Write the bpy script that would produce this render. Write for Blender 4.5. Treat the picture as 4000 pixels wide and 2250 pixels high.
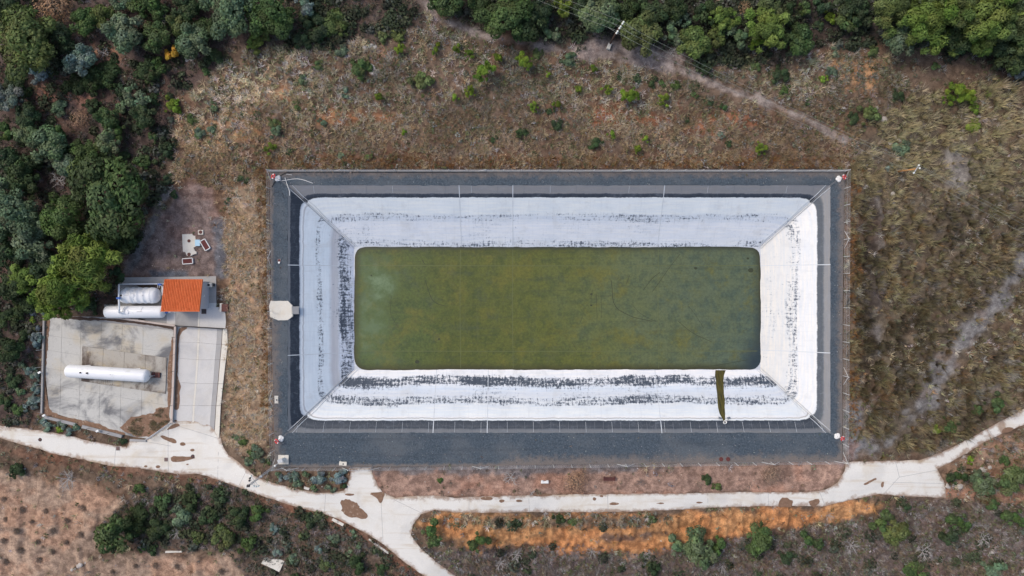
import bpy, math, random
import numpy as np
from mathutils import Vector, Matrix
from mathutils.geometry import delaunay_2d_cdt

for o in list(bpy.data.objects):
    bpy.data.objects.remove(o)
SC = bpy.context.scene
COL = SC.collection
rng = np.random.default_rng(7)
random.seed(7)

# ------------------------------------------------------------------ camera, sky, sun, exposure
S = 0.068          # metres per measured photo pixel (2576 wide) on the reservoir platform
H = 121.5          # flying height of the camera above the reservoir platform
CX, CY = 1288.0, 724.5
cam = bpy.data.cameras.new('camera')
cam.sensor_width = 36.0
cam.lens = 36.0 * H / (2576 * S)
cam.clip_start = 1.0
cam.clip_end = 9000
co = bpy.data.objects.new('camera', cam)
co.location = (0, 0, H)
COL.objects.link(co)
SC.camera = co

SUN_AZ, SUN_EL = math.radians(300), math.radians(52)     # compass bearing of the sun (0 = photo top), elevation
w = bpy.data.worlds.new('World')
SC.world = w
w.use_nodes = True
nt = w.node_tree
nt.nodes.clear()
sky = nt.nodes.new('ShaderNodeTexSky')
sky.sky_type = 'NISHITA'
sky.sun_disc = False
sky.dust_density = 3.0
sky.air_density = 1.0
sky.ozone_density = .35
sky.sun_elevation = SUN_EL
sky.sun_rotation = SUN_AZ
bgn = nt.nodes.new('ShaderNodeBackground')
bgn.inputs['Strength'].default_value = 0.135
won = nt.nodes.new('ShaderNodeOutputWorld')
nt.links.new(sky.outputs[0], bgn.inputs[0])
nt.links.new(bgn.outputs[0], won.inputs[0])
sd = bpy.data.lights.new('sun', 'SUN')
sd.energy = 1.0
sd.angle = math.radians(12)
sd.color = (1.0, 0.93, 0.84)
so = bpy.data.objects.new('sun', sd)
sv = Vector((math.sin(SUN_AZ) * math.cos(SUN_EL), math.cos(SUN_AZ) * math.cos(SUN_EL), math.sin(SUN_EL)))
so.rotation_euler = sv.to_track_quat('Z', 'Y').to_euler()
so.location = (0, 0, 90)
COL.objects.link(so)
SC.view_settings.view_transform = 'Standard'
SC.view_settings.look = 'None'
SC.view_settings.exposure = 0.47
SC.view_settings.gamma = 1.0
SC.view_settings.use_curve_mapping = False
SC.render.engine = 'CYCLES'
SC.render.resolution_x, SC.render.resolution_y = 1024, 576

# ------------------------------------------------------------------ noise, terrain height, photo pixel -> place
def _hash(ix, iy, seed):
    h = (ix.astype(np.int64) * 374761393 + iy.astype(np.int64) * 668265263 + seed * 974711) & 0x7fffffff
    h = ((h ^ (h >> 13)) * 1274126177) & 0x7fffffff
    return ((h ^ (h >> 16)) & 0xffff) / 65535.0

def vnoise(x, y, seed=0):
    x = np.asarray(x, float); y = np.asarray(y, float)
    ix = np.floor(x); iy = np.floor(y)
    fx = x - ix; fy = y - iy
    fx = fx * fx * (3 - 2 * fx); fy = fy * fy * (3 - 2 * fy)
    a = _hash(ix, iy, seed); b = _hash(ix + 1, iy, seed)
    c = _hash(ix, iy + 1, seed); d = _hash(ix + 1, iy + 1, seed)
    return (a * (1 - fx) + b * fx) * (1 - fy) + (c * (1 - fx) + d * fx) * fy

def fbm(x, y, seed=0, octv=4, gain=0.5):
    t = 0; a = 1.0; s = 0.0; f = 1.0
    for i in range(octv):
        t = t + a * vnoise(np.asarray(x) * f + 17.3 * i, np.asarray(y) * f - 9.1 * i, seed + i)
        s += a; a *= gain; f *= 2.03
    return t / s

def sstep(a, b, x):
    t = np.clip((x - a) / (b - a), 0, 1)
    return t * t * (3 - 2 * t)

CTRL = [(679,427,-.12),(1050,427,-.12),(1400,427,-.12),(1770,427,-.12),(2136,427,-.12),(2130,800,-.12),(2125,1162,-.15),
 (1770,1166,-.15),(1400,1170,-.15),(1050,1174,-.2),(692,1177,-.4),(685,800,-.25),(1400,800,-.12),(683,1000,-.3),(681,600,-.2),
 (1000,1230,-.3),(1500,1225,-.2),(2080,1215,-.1),(1288,1270,-.3),(1700,1262,-.3),(2100,1240,-.2),(2300,1200,0),(2560,1055,.8),
 (1000,1280,-.6),(880,1230,-.5),(800,1265,-.9),(700,1240,-1.2),(600,1190,-1.6),(500,1150,-2),(380,1140,-2.1),(250,1140,-2.3),
 (100,1105,-2.5),(0,1085,-2.6),(-100,1060,-2.7),(1050,1370,-1.4),(1100,1440,-2),(120,800,-2.05),(120,1040,-2.1),(430,820,-2.03),
 (430,1060,-2.03),(280,930,-2.05),(500,900,-2.03),(560,830,-2.0),(550,1080,-2.0),(300,700,-2.02),(540,700,-2),(420,750,-2.03),
 (440,600,-1.6),(500,480,-.8),(380,560,-1.4),(610,900,-1.3),(605,600,-.7),(600,1010,-1.4),(30,700,-2),(0,400,-1.5),(200,450,-1),
 (0,100,0),(300,100,.8),(300,300,-.3),(450,300,.3),(700,200,1.6),(700,330,.8),(1000,330,.8),(1400,330,.8),(1800,330,.8),
 (1000,150,2.6),(1400,150,2.8),(1800,170,2.2),(1000,0,3.8),(1500,0,3.2),(2000,0,3),(2250,300,1.2),(2250,600,.6),(2250,900,.4),
 (2500,200,2.5),(2500,600,1.5),(2550,900,1.2),(2400,1050,.6),(1300,1330,-2),(1300,1430,-4),(1700,1330,-1.8),(1700,1430,-4.2),
 (2100,1330,-2),(2100,1430,-4),(2500,1300,-1.5),(2500,1440,-3.5),(2470,1190,-.2),(300,1250,-3),(100,1250,-3.6),(100,1430,-5),
 (500,1300,-3.5),(500,1430,-4.6),(750,1400,-3.6),(900,1430,-2.9),(700,1320,-2.3)]
def px0(px, py, z):
    k = S * (H - z) / H
    return ((px - CX) * k, (CY - py) * k)
_cp = np.array([px0(*c) for c in CTRL]); _cz = np.array([c[2] for c in CTRL])
def _U(r2):
    return 0.5 * r2 * np.log(r2 + 1e-9)
_n = len(_cp)
_K = _U(((_cp[:, None] - _cp[None]) ** 2).sum(-1)) + np.eye(_n) * 4.0
_P = np.c_[np.ones(_n), _cp]
_A = np.block([[_K, _P], [_P.T, np.zeros((3, 3))]])
_W = np.linalg.solve(_A, np.r_[_cz, 0, 0, 0])
def hgt(x, y):
    """terrain height; beyond the photographed ground it levels out"""
    x = np.asarray(x, float); y = np.asarray(y, float)
    sh = x.shape
    X = np.clip(x.ravel(), -112, 112); Y = np.clip(y.ravel(), -68, 68)
    out = np.empty(X.size)
    for i in range(0, X.size, 40000):
        q = np.c_[X[i:i + 40000], Y[i:i + 40000]]
        d2 = ((q[:, None] - _cp[None]) ** 2).sum(-1)
        out[i:i + 40000] = _U(d2) @ _W[:_n] + _W[_n] + q @ _W[_n + 1:]
    return out.reshape(sh)
def P(px, py, dz=0.0, z=None):
    """the place seen at photo pixel (px, py): on the terrain raised by dz, or at the fixed height z"""
    if z is None:
        zz = 0.0
        for _ in range(5):
            x, y = px0(px, py, zz + dz)
            zz = float(hgt(np.array([x]), np.array([y]))[0])
        z = zz + dz
    x, y = px0(px, py, z)
    return Vector((x, y, z))
def PP(pts, z=None):
    return [tuple(P(a, b, z=z).xy) for a, b in pts]

def inpoly(x, y, poly):
    x = np.asarray(x); y = np.asarray(y)
    c = np.zeros(x.shape, bool)
    n = len(poly)
    for i in range(n):
        x1, y1 = poly[i]; x2, y2 = poly[(i + 1) % n]
        if y1 == y2: continue
        c ^= ((y1 > y) != (y2 > y)) & (x < (x2 - x1) * (y - y1) / (y2 - y1) + x1)
    return c
def polydist(x, y, poly, closed=True):
    x = np.asarray(x); y = np.asarray(y)
    d = np.full(x.shape, 1e9)
    n = len(poly)
    for i in range(n if closed else n - 1):
        ax, ay = poly[i]; bx, by = poly[(i + 1) % n]
        dx, dy = bx - ax, by - ay
        L = dx * dx + dy * dy + 1e-12
        t = np.clip(((x - ax) * dx + (y - ay) * dy) / L, 0, 1)
        d = np.minimum(d, (x - ax - t * dx) ** 2 + (y - ay - t * dy) ** 2)
    return np.sqrt(d)
def sdf(x, y, poly):
    d = polydist(x, y, poly)
    return np.where(inpoly(x, y, poly), -d, d)

# ------------------------------------------------------------------ materials
class NT:
    def __init__(s, name):
        s.m = bpy.data.materials.new(name); s.m.use_nodes = True
        s.t = s.m.node_tree; s.t.nodes.clear()
        s.out = s.t.nodes.new('ShaderNodeOutputMaterial')
        s.b = s.t.nodes.new('ShaderNodeBsdfPrincipled')
        s.t.links.new(s.b.outputs[0], s.out.inputs[0])
    def n(s, t, **k):
        x = s.t.nodes.new(t)
        for a, v in k.items(): setattr(x, a, v)
        return x
    def set(s, sock, v):
        if isinstance(v, bpy.types.NodeSocket): s.t.links.new(v, sock)
        elif isinstance(v, (tuple, list)) and sock.type == 'RGBA' and len(v) == 3: sock.default_value = (*v, 1)
        else: sock.default_value = v
    def coord(s, kind='Object'):
        return s.n('ShaderNodeTexCoord').outputs[kind]
    def geo(s):
        return s.n('ShaderNodeNewGeometry').outputs['Position']
    def attr(s, name, out='Color'):
        return s.n('ShaderNodeAttribute', attribute_name=name).outputs[out]
    def mapping(s, v, scale=(1, 1, 1), rot=(0, 0, 0), loc=(0, 0, 0)):
        x = s.n('ShaderNodeMapping'); s.set(x.inputs[0], v)
        x.inputs['Scale'].default_value = scale; x.inputs['Rotation'].default_value = rot; x.inputs['Location'].default_value = loc
        return x.outputs[0]
    def noise(s, v, scale, detail=4, rough=.55, dist=0, out='Fac'):
        x = s.n('ShaderNodeTexNoise'); s.set(x.inputs['Vector'], v)
        x.inputs['Scale'].default_value = scale; x.inputs['Detail'].default_value = detail
        x.inputs['Roughness'].default_value = rough; x.inputs['Distortion'].default_value = dist
        return x.outputs[out]
    def vor(s, v, scale, out='Distance', feature='F1'):
        x = s.n('ShaderNodeTexVoronoi', feature=feature); s.set(x.inputs['Vector'], v)
        x.inputs['Scale'].default_value = scale
        return x.outputs[out]
    def ramp(s, f, stops, interp='LINEAR'):
        x = s.n('ShaderNodeValToRGB'); s.set(x.inputs[0], f)
        x.color_ramp.interpolation = interp
        e = x.color_ramp.elements
        while len(e) > 1: e.remove(e[-1])
        for i, (p, c) in enumerate(stops):
            if isinstance(c, (int, float)): c = (c, c, c)
            k = e[0] if i == 0 else e.new(p)
            k.position = p; k.color = (*c, 1)
        return x.outputs[0]
    def mix(s, f, a, b, blend='MIX'):
        x = s.n('ShaderNodeMix', data_type='RGBA', blend_type=blend)
        s.set(x.inputs[0], f); s.set(x.inputs[6], a); s.set(x.inputs[7], b)
        return x.outputs[2]
    def math(s, op, a, b=0.0, c=0.0, clamp=False):
        x = s.n('ShaderNodeMath', operation=op, use_clamp=clamp)
        s.set(x.inputs[0], a); s.set(x.inputs[1], b); s.set(x.inputs[2], c)
        return x.outputs[0]
    def mr(s, f, a, b, c=0.0, d=1.0):
        x = s.n('ShaderNodeMapRange', interpolation_type='SMOOTHSTEP')
        for i, v in enumerate((f, a, b, c, d)): s.set(x.inputs[i], v)
        return x.outputs[0]
    def bump(s, h, strength=.4, dist=.05):
        x = s.n('ShaderNodeBump'); s.set(x.inputs['Height'], h)
        x.inputs['Strength'].default_value = strength; x.inputs['Distance'].default_value = dist
        s.t.links.new(x.outputs[0], s.b.inputs['Normal'])
    def done(s, col, rough=.9, spec=.25, metal=0.0):
        s.set(s.b.inputs['Base Color'], col); s.set(s.b.inputs['Roughness'], rough)
        s.b.inputs['Specular IOR Level'].default_value = spec; s.b.inputs['Metallic'].default_value = metal
        return s.m

def m_plain(name, c, var=.25, scale=3.0, rough=.7, spec=.3, metal=0.0, dirt=None, dirt_amt=.0, dscale=1.2):
    N = NT(name); v = N.geo()
    a = N.noise(v, scale, 5, .6)
    col = N.mix(a, tuple(x * (1 - var) for x in c), tuple(min(1, x * (1 + var)) for x in c))
    if dirt:
        d = N.mr(N.noise(v, dscale, 6, .65), .62 - dirt_amt, .70 - dirt_amt * .5)
        col = N.mix(d, col, dirt)
    N.bump(N.noise(v, scale * 6, 3, .6), .25, .01)
    return N.done(col, rough, spec, metal)

def m_leaf(name, rough=.65):
    """albedo = the mesh's own leaf tint times the colour of the plant"""
    N = NT(name)
    oi = N.n('ShaderNodeObjectInfo').outputs['Color']
    c = N.mix(1.0, N.attr('col'), oi, 'MULTIPLY')
    N.done(c, rough, .2)
    tr = N.n('ShaderNodeBsdfTranslucent'); N.set(tr.inputs[0], c)
    mx = N.n('ShaderNodeMixShader'); mx.inputs[0].default_value = .18
    N.t.links.new(N.b.outputs[0], mx.inputs[1]); N.t.links.new(tr.outputs[0], mx.inputs[2])
    N.t.links.new(mx.outputs[0], N.out.inputs[0])
    return N.m

M = {}
# soil: colour of each area comes from the ground sheet, grain from noise
N = NT('soil'); v = N.geo()
base = N.attr('col')
g1 = N.noise(v, .9, 8, .68); g2 = N.noise(v, 5.5, 4, .7); g3 = N.vor(v, 7.0)
c = N.mix(N.mr(g1, .36, .66), N.mix(1.0, base, (.62, .60, .60), 'MULTIPLY'), N.mix(1.0, base, (1.28, 1.28, 1.26), 'MULTIPLY'))
c = N.mix(N.mr(g2, .3, .75), N.mix(1.0, c, (.72, .72, .72), 'MULTIPLY'), N.mix(1.0, c, (1.25, 1.24, 1.22), 'MULTIPLY'))
st = N.mr(g3, .16, .08)
c = N.mix(N.math('MULTIPLY', st, .35), c, (.42, .38, .34))
N.bump(N.math('ADD', N.math('MULTIPLY', g1, 1.5), g2), .6, .12)
M['soil'] = N.done(c, .95, .1)

def m_conc(name, c, stain=.35, warm=(.36, .29, .20), wamt=.4, dark=(.16, .15, .15), damt=.3, sc=.35, edge=False, more=0.0):
    N = NT(name); v = N.geo()
    a = N.noise(v, sc, 7, .6, .4); b = N.noise(N.mapping(v, loc=(31, 7, 3)), sc * .7, 6, .62, .6); f = N.noise(v, 9, 4, .7)
    col = N.mix(N.mr(f, .25, .8), tuple(x * .88 for x in c), tuple(min(1, x * 1.08) for x in c))
    col = N.mix(N.math('MULTIPLY', N.mr(a, .48, .75), wamt), col, warm)
    col = N.mix(N.math('MULTIPLY', N.mr(b, .50 - more, .70 - more), damt), col, dark)
    sp = N.mr(N.noise(v, 2.4, 8, .75), .60 - more * .8, .72 - more * .6)
    col = N.mix(N.math('MULTIPLY', sp, stain), col, tuple(x * .45 for x in c))
    if edge:
        e = N.math('ADD', N.attr('edge', 'Fac'), N.math('MULTIPLY_ADD', N.noise(v, .9, 8, .7), 2.0, -1.0))
        col = N.mix(N.math('MULTIPLY', N.mr(e, .45, 1.05), .85), col, N.mix(f, (.24, .15, .10), (.36, .25, .18)))
        wh = N.noise(N.mapping(v, (.10, 1.1, 1), loc=(3, 8, 0)), 1, 6, .6)
        col = N.mix(N.math('MULTIPLY', N.mr(wh, .52, .72), .45), col, (.50, .39, .26))
    N.bump(f, .3, .01)
    return N.done(col, .85, .2)
M['road'] = m_conc('road_concrete', (.73, .70, .64), .12, (.58, .50, .38), .7, (.47, .46, .44), .35, .22, True)
M['yard'] = m_conc('weathered_concrete', (.52, .505, .465), .65, (.50, .42, .29), .75, (.14, .14, .145), .95, .24, False, .045)
M['pad'] = m_conc('pad_concrete', (.42, .39, .34), .7, (.50, .40, .25), .9, (.10, .075, .062), 1.0, .30, False, .05)
M['drive'] = m_conc('drive_concrete', (.60, .58, .55), .15, (.50, .44, .35), .5, (.38, .38, .39), .45, .25)
M['apron'] = m_conc('grey_concrete', (.38, .37, .36), .3, (.36, .31, .25), .4, (.2, .2, .2), .5, .4)
M['pale_conc'] = m_conc('pale_concrete', (.68, .64, .56), .2, (.6, .5, .36), .4, (.4, .38, .35), .3, .8)
M['kerb'] = m_conc('kerb_concrete', (.34, .33, .32), .3, (.3, .25, .2), .4, (.2, .2, .2), .3, .5)
M['pink_cap'] = m_conc('wall_cap', (.55, .46, .40), .2, (.45, .36, .28), .4, (.3, .27, .25), .3, .6)

N = NT('dark_gravel'); v = N.geo()
g1 = N.noise(v, 3.2, 6, .75); g2 = N.vor(v, 5.5, 'Color'); g3 = N.noise(v, .12, 6, .6); g4 = N.noise(v, .7, 7, .7)
c = N.mix(N.mr(g1, .25, .78), (.022, .033, .046), (.108, .138, .165))
c = N.mix(.35, c, N.mix(g2, (.026, .037, .050), (.125, .153, .180)))
c = N.mix(N.math('MULTIPLY', N.mr(g3, .45, .65), .5), c, (.13, .14, .148))
tr_ = N.noise(N.mapping(v, (.05, 1.1, 1)), 1, 5, .6)
c = N.mix(N.math('MULTIPLY', N.mr(tr_, .5, .66), .3), c, (.045, .055, .066))
c = N.mix(N.math('MULTIPLY', N.mr(g4, .62, .78), .45), c, (.17, .145, .12))
dus = N.math('MULTIPLY', N.mr(N.math('ADD', N.attr('edge', 'Fac'), N.math('MULTIPLY_ADD', g4, 1.6, -.8)), .35, .95), .75)
c = N.mix(dus, c, N.mix(g1, (.13, .105, .09), (.26, .22, .19)))
N.bump(g1, .8, .08)
M['gravel'] = N.done(c, .9, .2)

def m_liner(name, base, prob, tint):
    """weathered membrane: white lime crust that has flaked off in bands; t runs 0 at the rim to 1 at the water"""
    N = NT(name); uv = N.attr('suv', 'Vector')
    sx = N.n('ShaderNodeSeparateXYZ'); N.set(sx.inputs[0], uv)
    t0 = sx.outputs[1]
    wob = N.noise(N.mapping(uv, (.35, 0, 0)), 1.0, 6, .65)
    wob2 = N.noise(N.mapping(uv, (2.2, 6, 0)), 1.0, 5, .7)
    t = N.math('ADD', t0, N.math('ADD', N.math('MULTIPLY_ADD', wob, .05, -.025), N.math('MULTIPLY_ADD', wob2, .02, -.01)))
    col = N.ramp(t, base)
    big = N.noise(N.mapping(uv, (.07, 2.2, 0), loc=(3.1, 0, 0)), 1.0, 5, .6)
    flake = N.noise(N.mapping(uv, (2.3, 22, 0)), 1.0, 9, .78, .5)
    vert = N.noise(N.mapping(uv, (3.2, 4, 0), loc=(7, 2, 0)), 1.0, 5, .7)
    streak = N.noise(N.mapping(uv, (.22, 30, 0), loc=(0, 5, 0)), 1.0, 5, .65)
    f = N.math('ADD', N.math('ADD', N.math('MULTIPLY', flake, .50), N.math('MULTIPLY', vert, .22)), N.math('ADD', N.math('MULTIPLY', streak, .2), N.math('MULTIPLY_ADD', big, .30, -.08)))
    wv = N.noise(N.mapping(uv, (.055, 0, 0), loc=(11, 4, 0)), 1.0, 4, .6); wv2 = N.noise(N.mapping(uv, (.5, 0, 0), loc=(2, 4, 0)), 1.0, 5, .7)
    tpr = N.math('ADD', t, N.math('ADD', N.math('MULTIPLY_ADD', wv, .20, -.10), N.math('MULTIPLY_ADD', wv2, .09, -.045)))
    tpr = N.math('MAXIMUM', tpr, N.math('MULTIPLY', t, .8))
    pr = N.ramp(tpr, [(p, q) for p, q in prob])
    mask = N.mr(N.math('SUBTRACT', N.math('MULTIPLY_ADD', pr, .275, .360), f), -.028, .040)
    soft = N.mr(N.math('SUBTRACT', N.math('MULTIPLY_ADD', pr, .25, .395), f), -.05, .07)
    crust = N.mix(N.mr(streak, .35, .7), N.mix(1.0, col, (.90, .92, .95), 'MULTIPLY'), N.mix(1.0, col, tint, 'MULTIPLY'))
    crust = N.mix(N.math('MULTIPLY', N.mr(N.noise(N.mapping(uv, (.5, 9, 0)), 1, 8, .7), .5, .75), .22), crust, (.34, .38, .44))
    crust = N.mix(N.math('MULTIPLY', soft, .55), crust, (.33, .375, .44))
    run = N.noise(N.mapping(uv, (2.6, 1.3, 0), loc=(5, 1, 0)), 1.0, 6, .68)
    crust = N.mix(N.math('MULTIPLY', N.math('MULTIPLY', N.mr(run, .50, .74), N.mr(t, .19, .26)), .30), crust, (.47, .49, .52))
    blot = N.noise(N.mapping(uv, (.35, 3.5, 0), loc=(15, 1, 0)), 1.0, 7, .7)
    crust = N.mix(N.math('MULTIPLY', N.math('MULTIPLY', N.mr(blot, .5, .7), N.mr(t, .19, .26)), .40), crust, (.48, .485, .48))
    crack = N.mr(N.vor(N.mapping(uv, (.9, 7, 0)), 1.0, 'Distance', 'DISTANCE_TO_EDGE'), .02, .0)
    crust = N.mix(N.math('MULTIPLY', crack, .12), crust, (.4, .42, .45))
    dk = N.mix(N.noise(uv, 2.0, 5, .6), (.022, .032, .05), (.09, .11, .14))
    N.bump(N.math('ADD', mask, N.math('MULTIPLY', flake, .5)), .3, .02)
    return N.done(N.mix(mask, crust, dk), .62, .3)
W_, G_, D_ = (.70, .735, .745), (.225, .225, .23), (.028, .037, .052)
G2_ = (.16, .17, .18)
TINT = (1.02, 1.0, .97)
M['liner_north'] = m_liner('liner_north', [(0, G_), (.125, G_), (.135, (.05, .06, .08)), (.17, D_), (.188, D_), (.196, W_), (.44, W_), (.5, (.60, .65, .71)), (.57, (.64, .68, .73)), (.62, (.72, .74, .77)), (1, (.70, .73, .76))],
    [(0, 0), (.2, .02), (.42, .10), (.47, .50), (.56, .40), (.6, .22), (.85, .24), (.93, .50), (1, .52)], TINT)
M['liner_west'] = m_liner('liner_west', [(0, G2_), (.03, G2_), (.04, D_), (.165, D_), (.175, (.45, .5, .57)), (.2, W_), (.21, W_), (.225, (.4, .4, .42)), (.24, (.68, .735, .765)), (.6, (.67, .735, .775)), (.66, (.5, .5, .52)), (.74, (.55, .55, .56)), (.78, (.66, .7, .76)), (1, (.6, .64, .72))],
    [(0, 0), (.25, .06), (.40, .12), (.44, .56), (.50, .50), (.54, .10), (.64, .22), (.74, .36), (.79, .66), (.93, .60), (1, .42)], (1.0, 1.0, 1.02))
M['liner_south'] = m_liner('liner_south', [(0, G2_), (.05, (.14, .15, .165)), (.075, (.04, .05, .065)), (.1, (.06, .07, .085)), (.185, D_), (.195, W_), (.212, W_), (.222, (.35, .33, .31)), (.236, (.74, .74, .74)), (.28, W_), (.6, (.6, .63, .67)), (.7, (.62, .68, .75)), (.76, (.72, .74, .77)), (1, (.80, .79, .78))],
    [(0, 0), (.24, .02), (.40, .14), (.45, .62), (.53, .60), (.58, .36), (.66, .25), (.71, .45), (.77, .78), (.87, .66), (.93, .16), (1, .05)], (1.03, 1.0, .96))
M['liner_east'] = m_liner('liner_east', [(0, G_), (.08, G_), (.1, (.10, .115, .13)), (.12, (.075, .088, .105)), (.178, (.08, .095, .115)), (.19, (.72, .725, .72)), (.45, (.71, .71, .70)), (.55, (.66, .66, .645)), (1, (.66, .645, .605))],
    [(0, 0), (.2, .0), (.40, .12), (.46, .56), (.58, .48), (.64, .2), (.9, .3), (1, .2)], (1.04, 1.0, .95))

# algae on the reservoir bed
N = NT('algae_bed'); v = N.geo()
n1 = N.noise(v, .055, 6, .6, .5); n2 = N.noise(v, .5, 8, .7); n3 = N.noise(N.mapping(v, (.08, 1.6, 1)), 1, 5, .6); n4 = N.noise(N.mapping(v, (1.4, .1, 1), loc=(9, 3, 0)), 1, 5, .6)
sx = N.n('ShaderNodeSeparateXYZ'); N.set(sx.inputs[0], v)
gx = N.math('ADD', sx.outputs[0], N.math('MULTIPLY_ADD', n1, 44, -22))
c = N.ramp(N.mr(gx, -32, 52), [(0, (.074, .104, .026)), (.2, (.082, .094, .015)), (.42, (.098, .107, .020)), (.66, (.110, .126, .046)), (.85, (.105, .125, .062)), (1, (.085, .115, .08))])
c = N.mix(N.math('MULTIPLY', N.mr(n2, .44, .62), .6), c, N.mix(1.0, c, (.48, .62, .85), 'MULTIPLY'))
c = N.mix(N.math('MULTIPLY', N.mr(n3, .5, .7), .35), c, (.05, .062, .03))
c = N.mix(N.math('MULTIPLY', N.mr(n4, .52, .72), .25), c, (.11, .115, .04))
c = N.mix(N.math('MULTIPLY', N.mr(N.noise(v, .21, 7, .7), .5, .66), .6), c, (.135, .122, .02))
c = N.mix(N.math('MULTIPLY', N.mr(N.noise(N.mapping(v, (1, 1, 1), loc=(40, 9, 0)), .33, 8, .72), .52, .64), .32), c, (.055, .072, .045))
fine = N.noise(N.mapping(v, loc=(4, 4, 0)), 2.2, 8, .78)
c = N.mix(N.mr(fine, .35, .68), N.mix(1.0, c, (.78, .80, .84), 'MULTIPLY'), N.mix(1.0, c, (1.22, 1.22, 1.18), 'MULTIPLY'))
c = N.mix(N.attr('turq', 'Fac'), c, N.mix(N.mr(n2, .38, .64), (.07, .115, .045), (.16, .225, .12)))
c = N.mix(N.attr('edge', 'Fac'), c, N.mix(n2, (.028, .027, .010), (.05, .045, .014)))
c = N.mix(N.attr('deep', 'Fac'), c, N.mix(n2, (.014, .026, .035), (.04, .06, .065)))
N.bump(n2, .15, .03)
M['algae'] = N.done(c, .45, .35)

M['seam'] = m_plain('seam_strip', (.52, .55, .58), .2, 4, .6)
M['seam_dark'] = m_plain('seam_dark', (.17, .185, .21), .25, 4, .6)
M['bed_seam'] = m_plain('bed_seam', (.115, .128, .052), .25, 1.5, .6)
M['crease'] = m_plain('crease', (.040, .046, .024), .3, 2, .6)
M['streak'] = None
N = NT('algae_streak'); v = N.geo()
a = N.noise(N.mapping(v, (3.2, .35, .35), rot=(0, 0, .06)), 1, 5, .6)
c = N.ramp(a, [(.3, (.012, .014, .006)), (.46, (.05, .042, .010)), (.56, (.085, .072, .010)), (.66, (.035, .025, .008)), (.8, (.13, .12, .018))])
M['streak'] = N.done(c, .5, .3)
M['mud'] = m_plain('dried_mud', (.22, .135, .09), .5, 2.2, .95, .1, dirt=(.36, .27, .2), dirt_amt=.06, dscale=1.8)
M['mud_dark'] = m_plain('dark_mud', (.085, .058, .046), .4, 1.6, .95, .1)
M['white_paint'] = m_plain('white_tank_paint', (.80, .80, .80), .05, .7, .38, .45, dirt=(.70, .70, .68), dirt_amt=.02, dscale=.6)
M['white_wall'] = m_plain('white_render', (.50, .50, .53), .06, 1.2, .8)
M['tile'] = None
N = NT('roof_clay'); v = N.geo()
oi = N.n('ShaderNodeObjectInfo').outputs['Random']
c = N.mix(oi, (.62, .145, .045), (.74, .20, .07))
c = N.mix(N.math('MULTIPLY', N.mr(N.noise(v, 5, 6, .7), .5, .75), .4), c, (.40, .10, .04))
M['tile'] = N.done(c, .8, .2)
M['grey_metal'] = m_plain('galvanised_metal', (.50, .51, .52), .15, 6, .5, .5, .3)
M['pale_post'] = m_plain('pale_post_metal', (.66, .66, .64), .15, 6, .55, .4)
M['dark_metal'] = m_plain('cast_iron', (.055, .05, .05), .3, 8, .7)
M['rust'] = m_plain('rusty_grating', (.13, .055, .045), .35, 6, .85)
M['hatch_red'] = m_plain('hatch_red', (.12, .035, .032), .35, 5, .85)
M['blue_paint'] = m_plain('blue_paint', (.05, .13, .42), .2, 6, .5)
M['pale_blue'] = m_plain('pale_blue_lid', (.40, .60, .72), .12, 4, .5)
M['red_plastic'] = m_plain('red_plastic', (.62, .03, .035), .1, 6, .4, .5)
M['white_plastic'] = m_plain('white_plastic', (.76, .75, .72), .1, 6, .5, .4)
M['rope'] = m_plain('weathered_rope', (.30, .30, .30), .3, 9, .9)
M['rope_dark'] = m_plain('black_hose', (.02, .02, .024), .2, 4, .5, .4)
M['wood'] = m_plain('brown_wood', (.11, .04, .035), .35, 5, .8)
M['pole_wood'] = m_plain('dark_pole_wood', (.11, .065, .05), .35, 5, .85)
M['pole_orange'] = m_plain('orange_pole_wood', (.52, .26, .10), .3, 4, .85)
M['glass_white'] = m_plain('porcelain', (.72, .74, .68), .08, 6, .3, .5)
M['wire'] = m_plain('wire', (.34, .36, .31), .15, 2, .5, .4)
M['bark'] = m_plain('bark', (.10, .075, .055), .4, 5, .95, .1)
M['twig'] = m_plain('pale_twigs', (.30, .25, .21), .3, 5, .95, .1)
M['rock'] = m_plain('pale_rock', (.46, .42, .38), .3, 2.5, .95, .1)
M['leaf'] = m_leaf('leaf')
M['window_and_shade'] = m_plain('opening_and_shade', (.03, .03, .035), .2, 3, .3, .5)  # window and openings, also the painted shade by the vent box and trench

# ------------------------------------------------------------------ mesh helpers
def mkmesh(name, verts, faces, mat=None, smooth=False, attrs=None):
    me = bpy.data.meshes.new(name)
    if isinstance(faces, np.ndarray):
        V = np.asarray(verts, np.float32); F = np.asarray(faces, np.int32)
        nf, k = F.shape
        me.vertices.add(len(V)); me.vertices.foreach_set('co', V.ravel())
        me.loops.add(nf * k); me.loops.foreach_set('vertex_index', F.ravel())
        me.polygons.add(nf); me.polygons.foreach_set('loop_start', np.arange(0, nf * k, k, dtype=np.int32))
        me.update(calc_edges=True)
    else:
        me.from_pydata([tuple(v) for v in verts], [], faces); me.update()
    for an, (tp, arr) in (attrs or {}).items():
        a = me.attributes.new(an, tp, 'POINT')
        arr = np.asarray(arr, np.float32)
        if tp == 'FLOAT_COLOR':
            if arr.shape[1] == 3: arr = np.c_[arr, np.ones(len(arr), np.float32)]
            a.data.foreach_set('color', arr.ravel())
        elif tp == 'FLOAT_VECTOR': a.data.foreach_set('vector', arr.ravel())
        else: a.data.foreach_set('value', arr.ravel())
    if mat: me.materials.append(mat)
    if smooth: me.shade_smooth()
    else: me.shade_flat()
    return me
def link(name, me, parent=None, loc=None, rot=None, scale=None):
    o = bpy.data.objects.new(name, me); COL.objects.link(o)
    if parent is not None: o.parent = parent
    if loc is not None: o.location = loc
    if rot is not None: o.rotation_euler = rot
    if scale is not None: o.scale = scale
    return o
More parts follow.
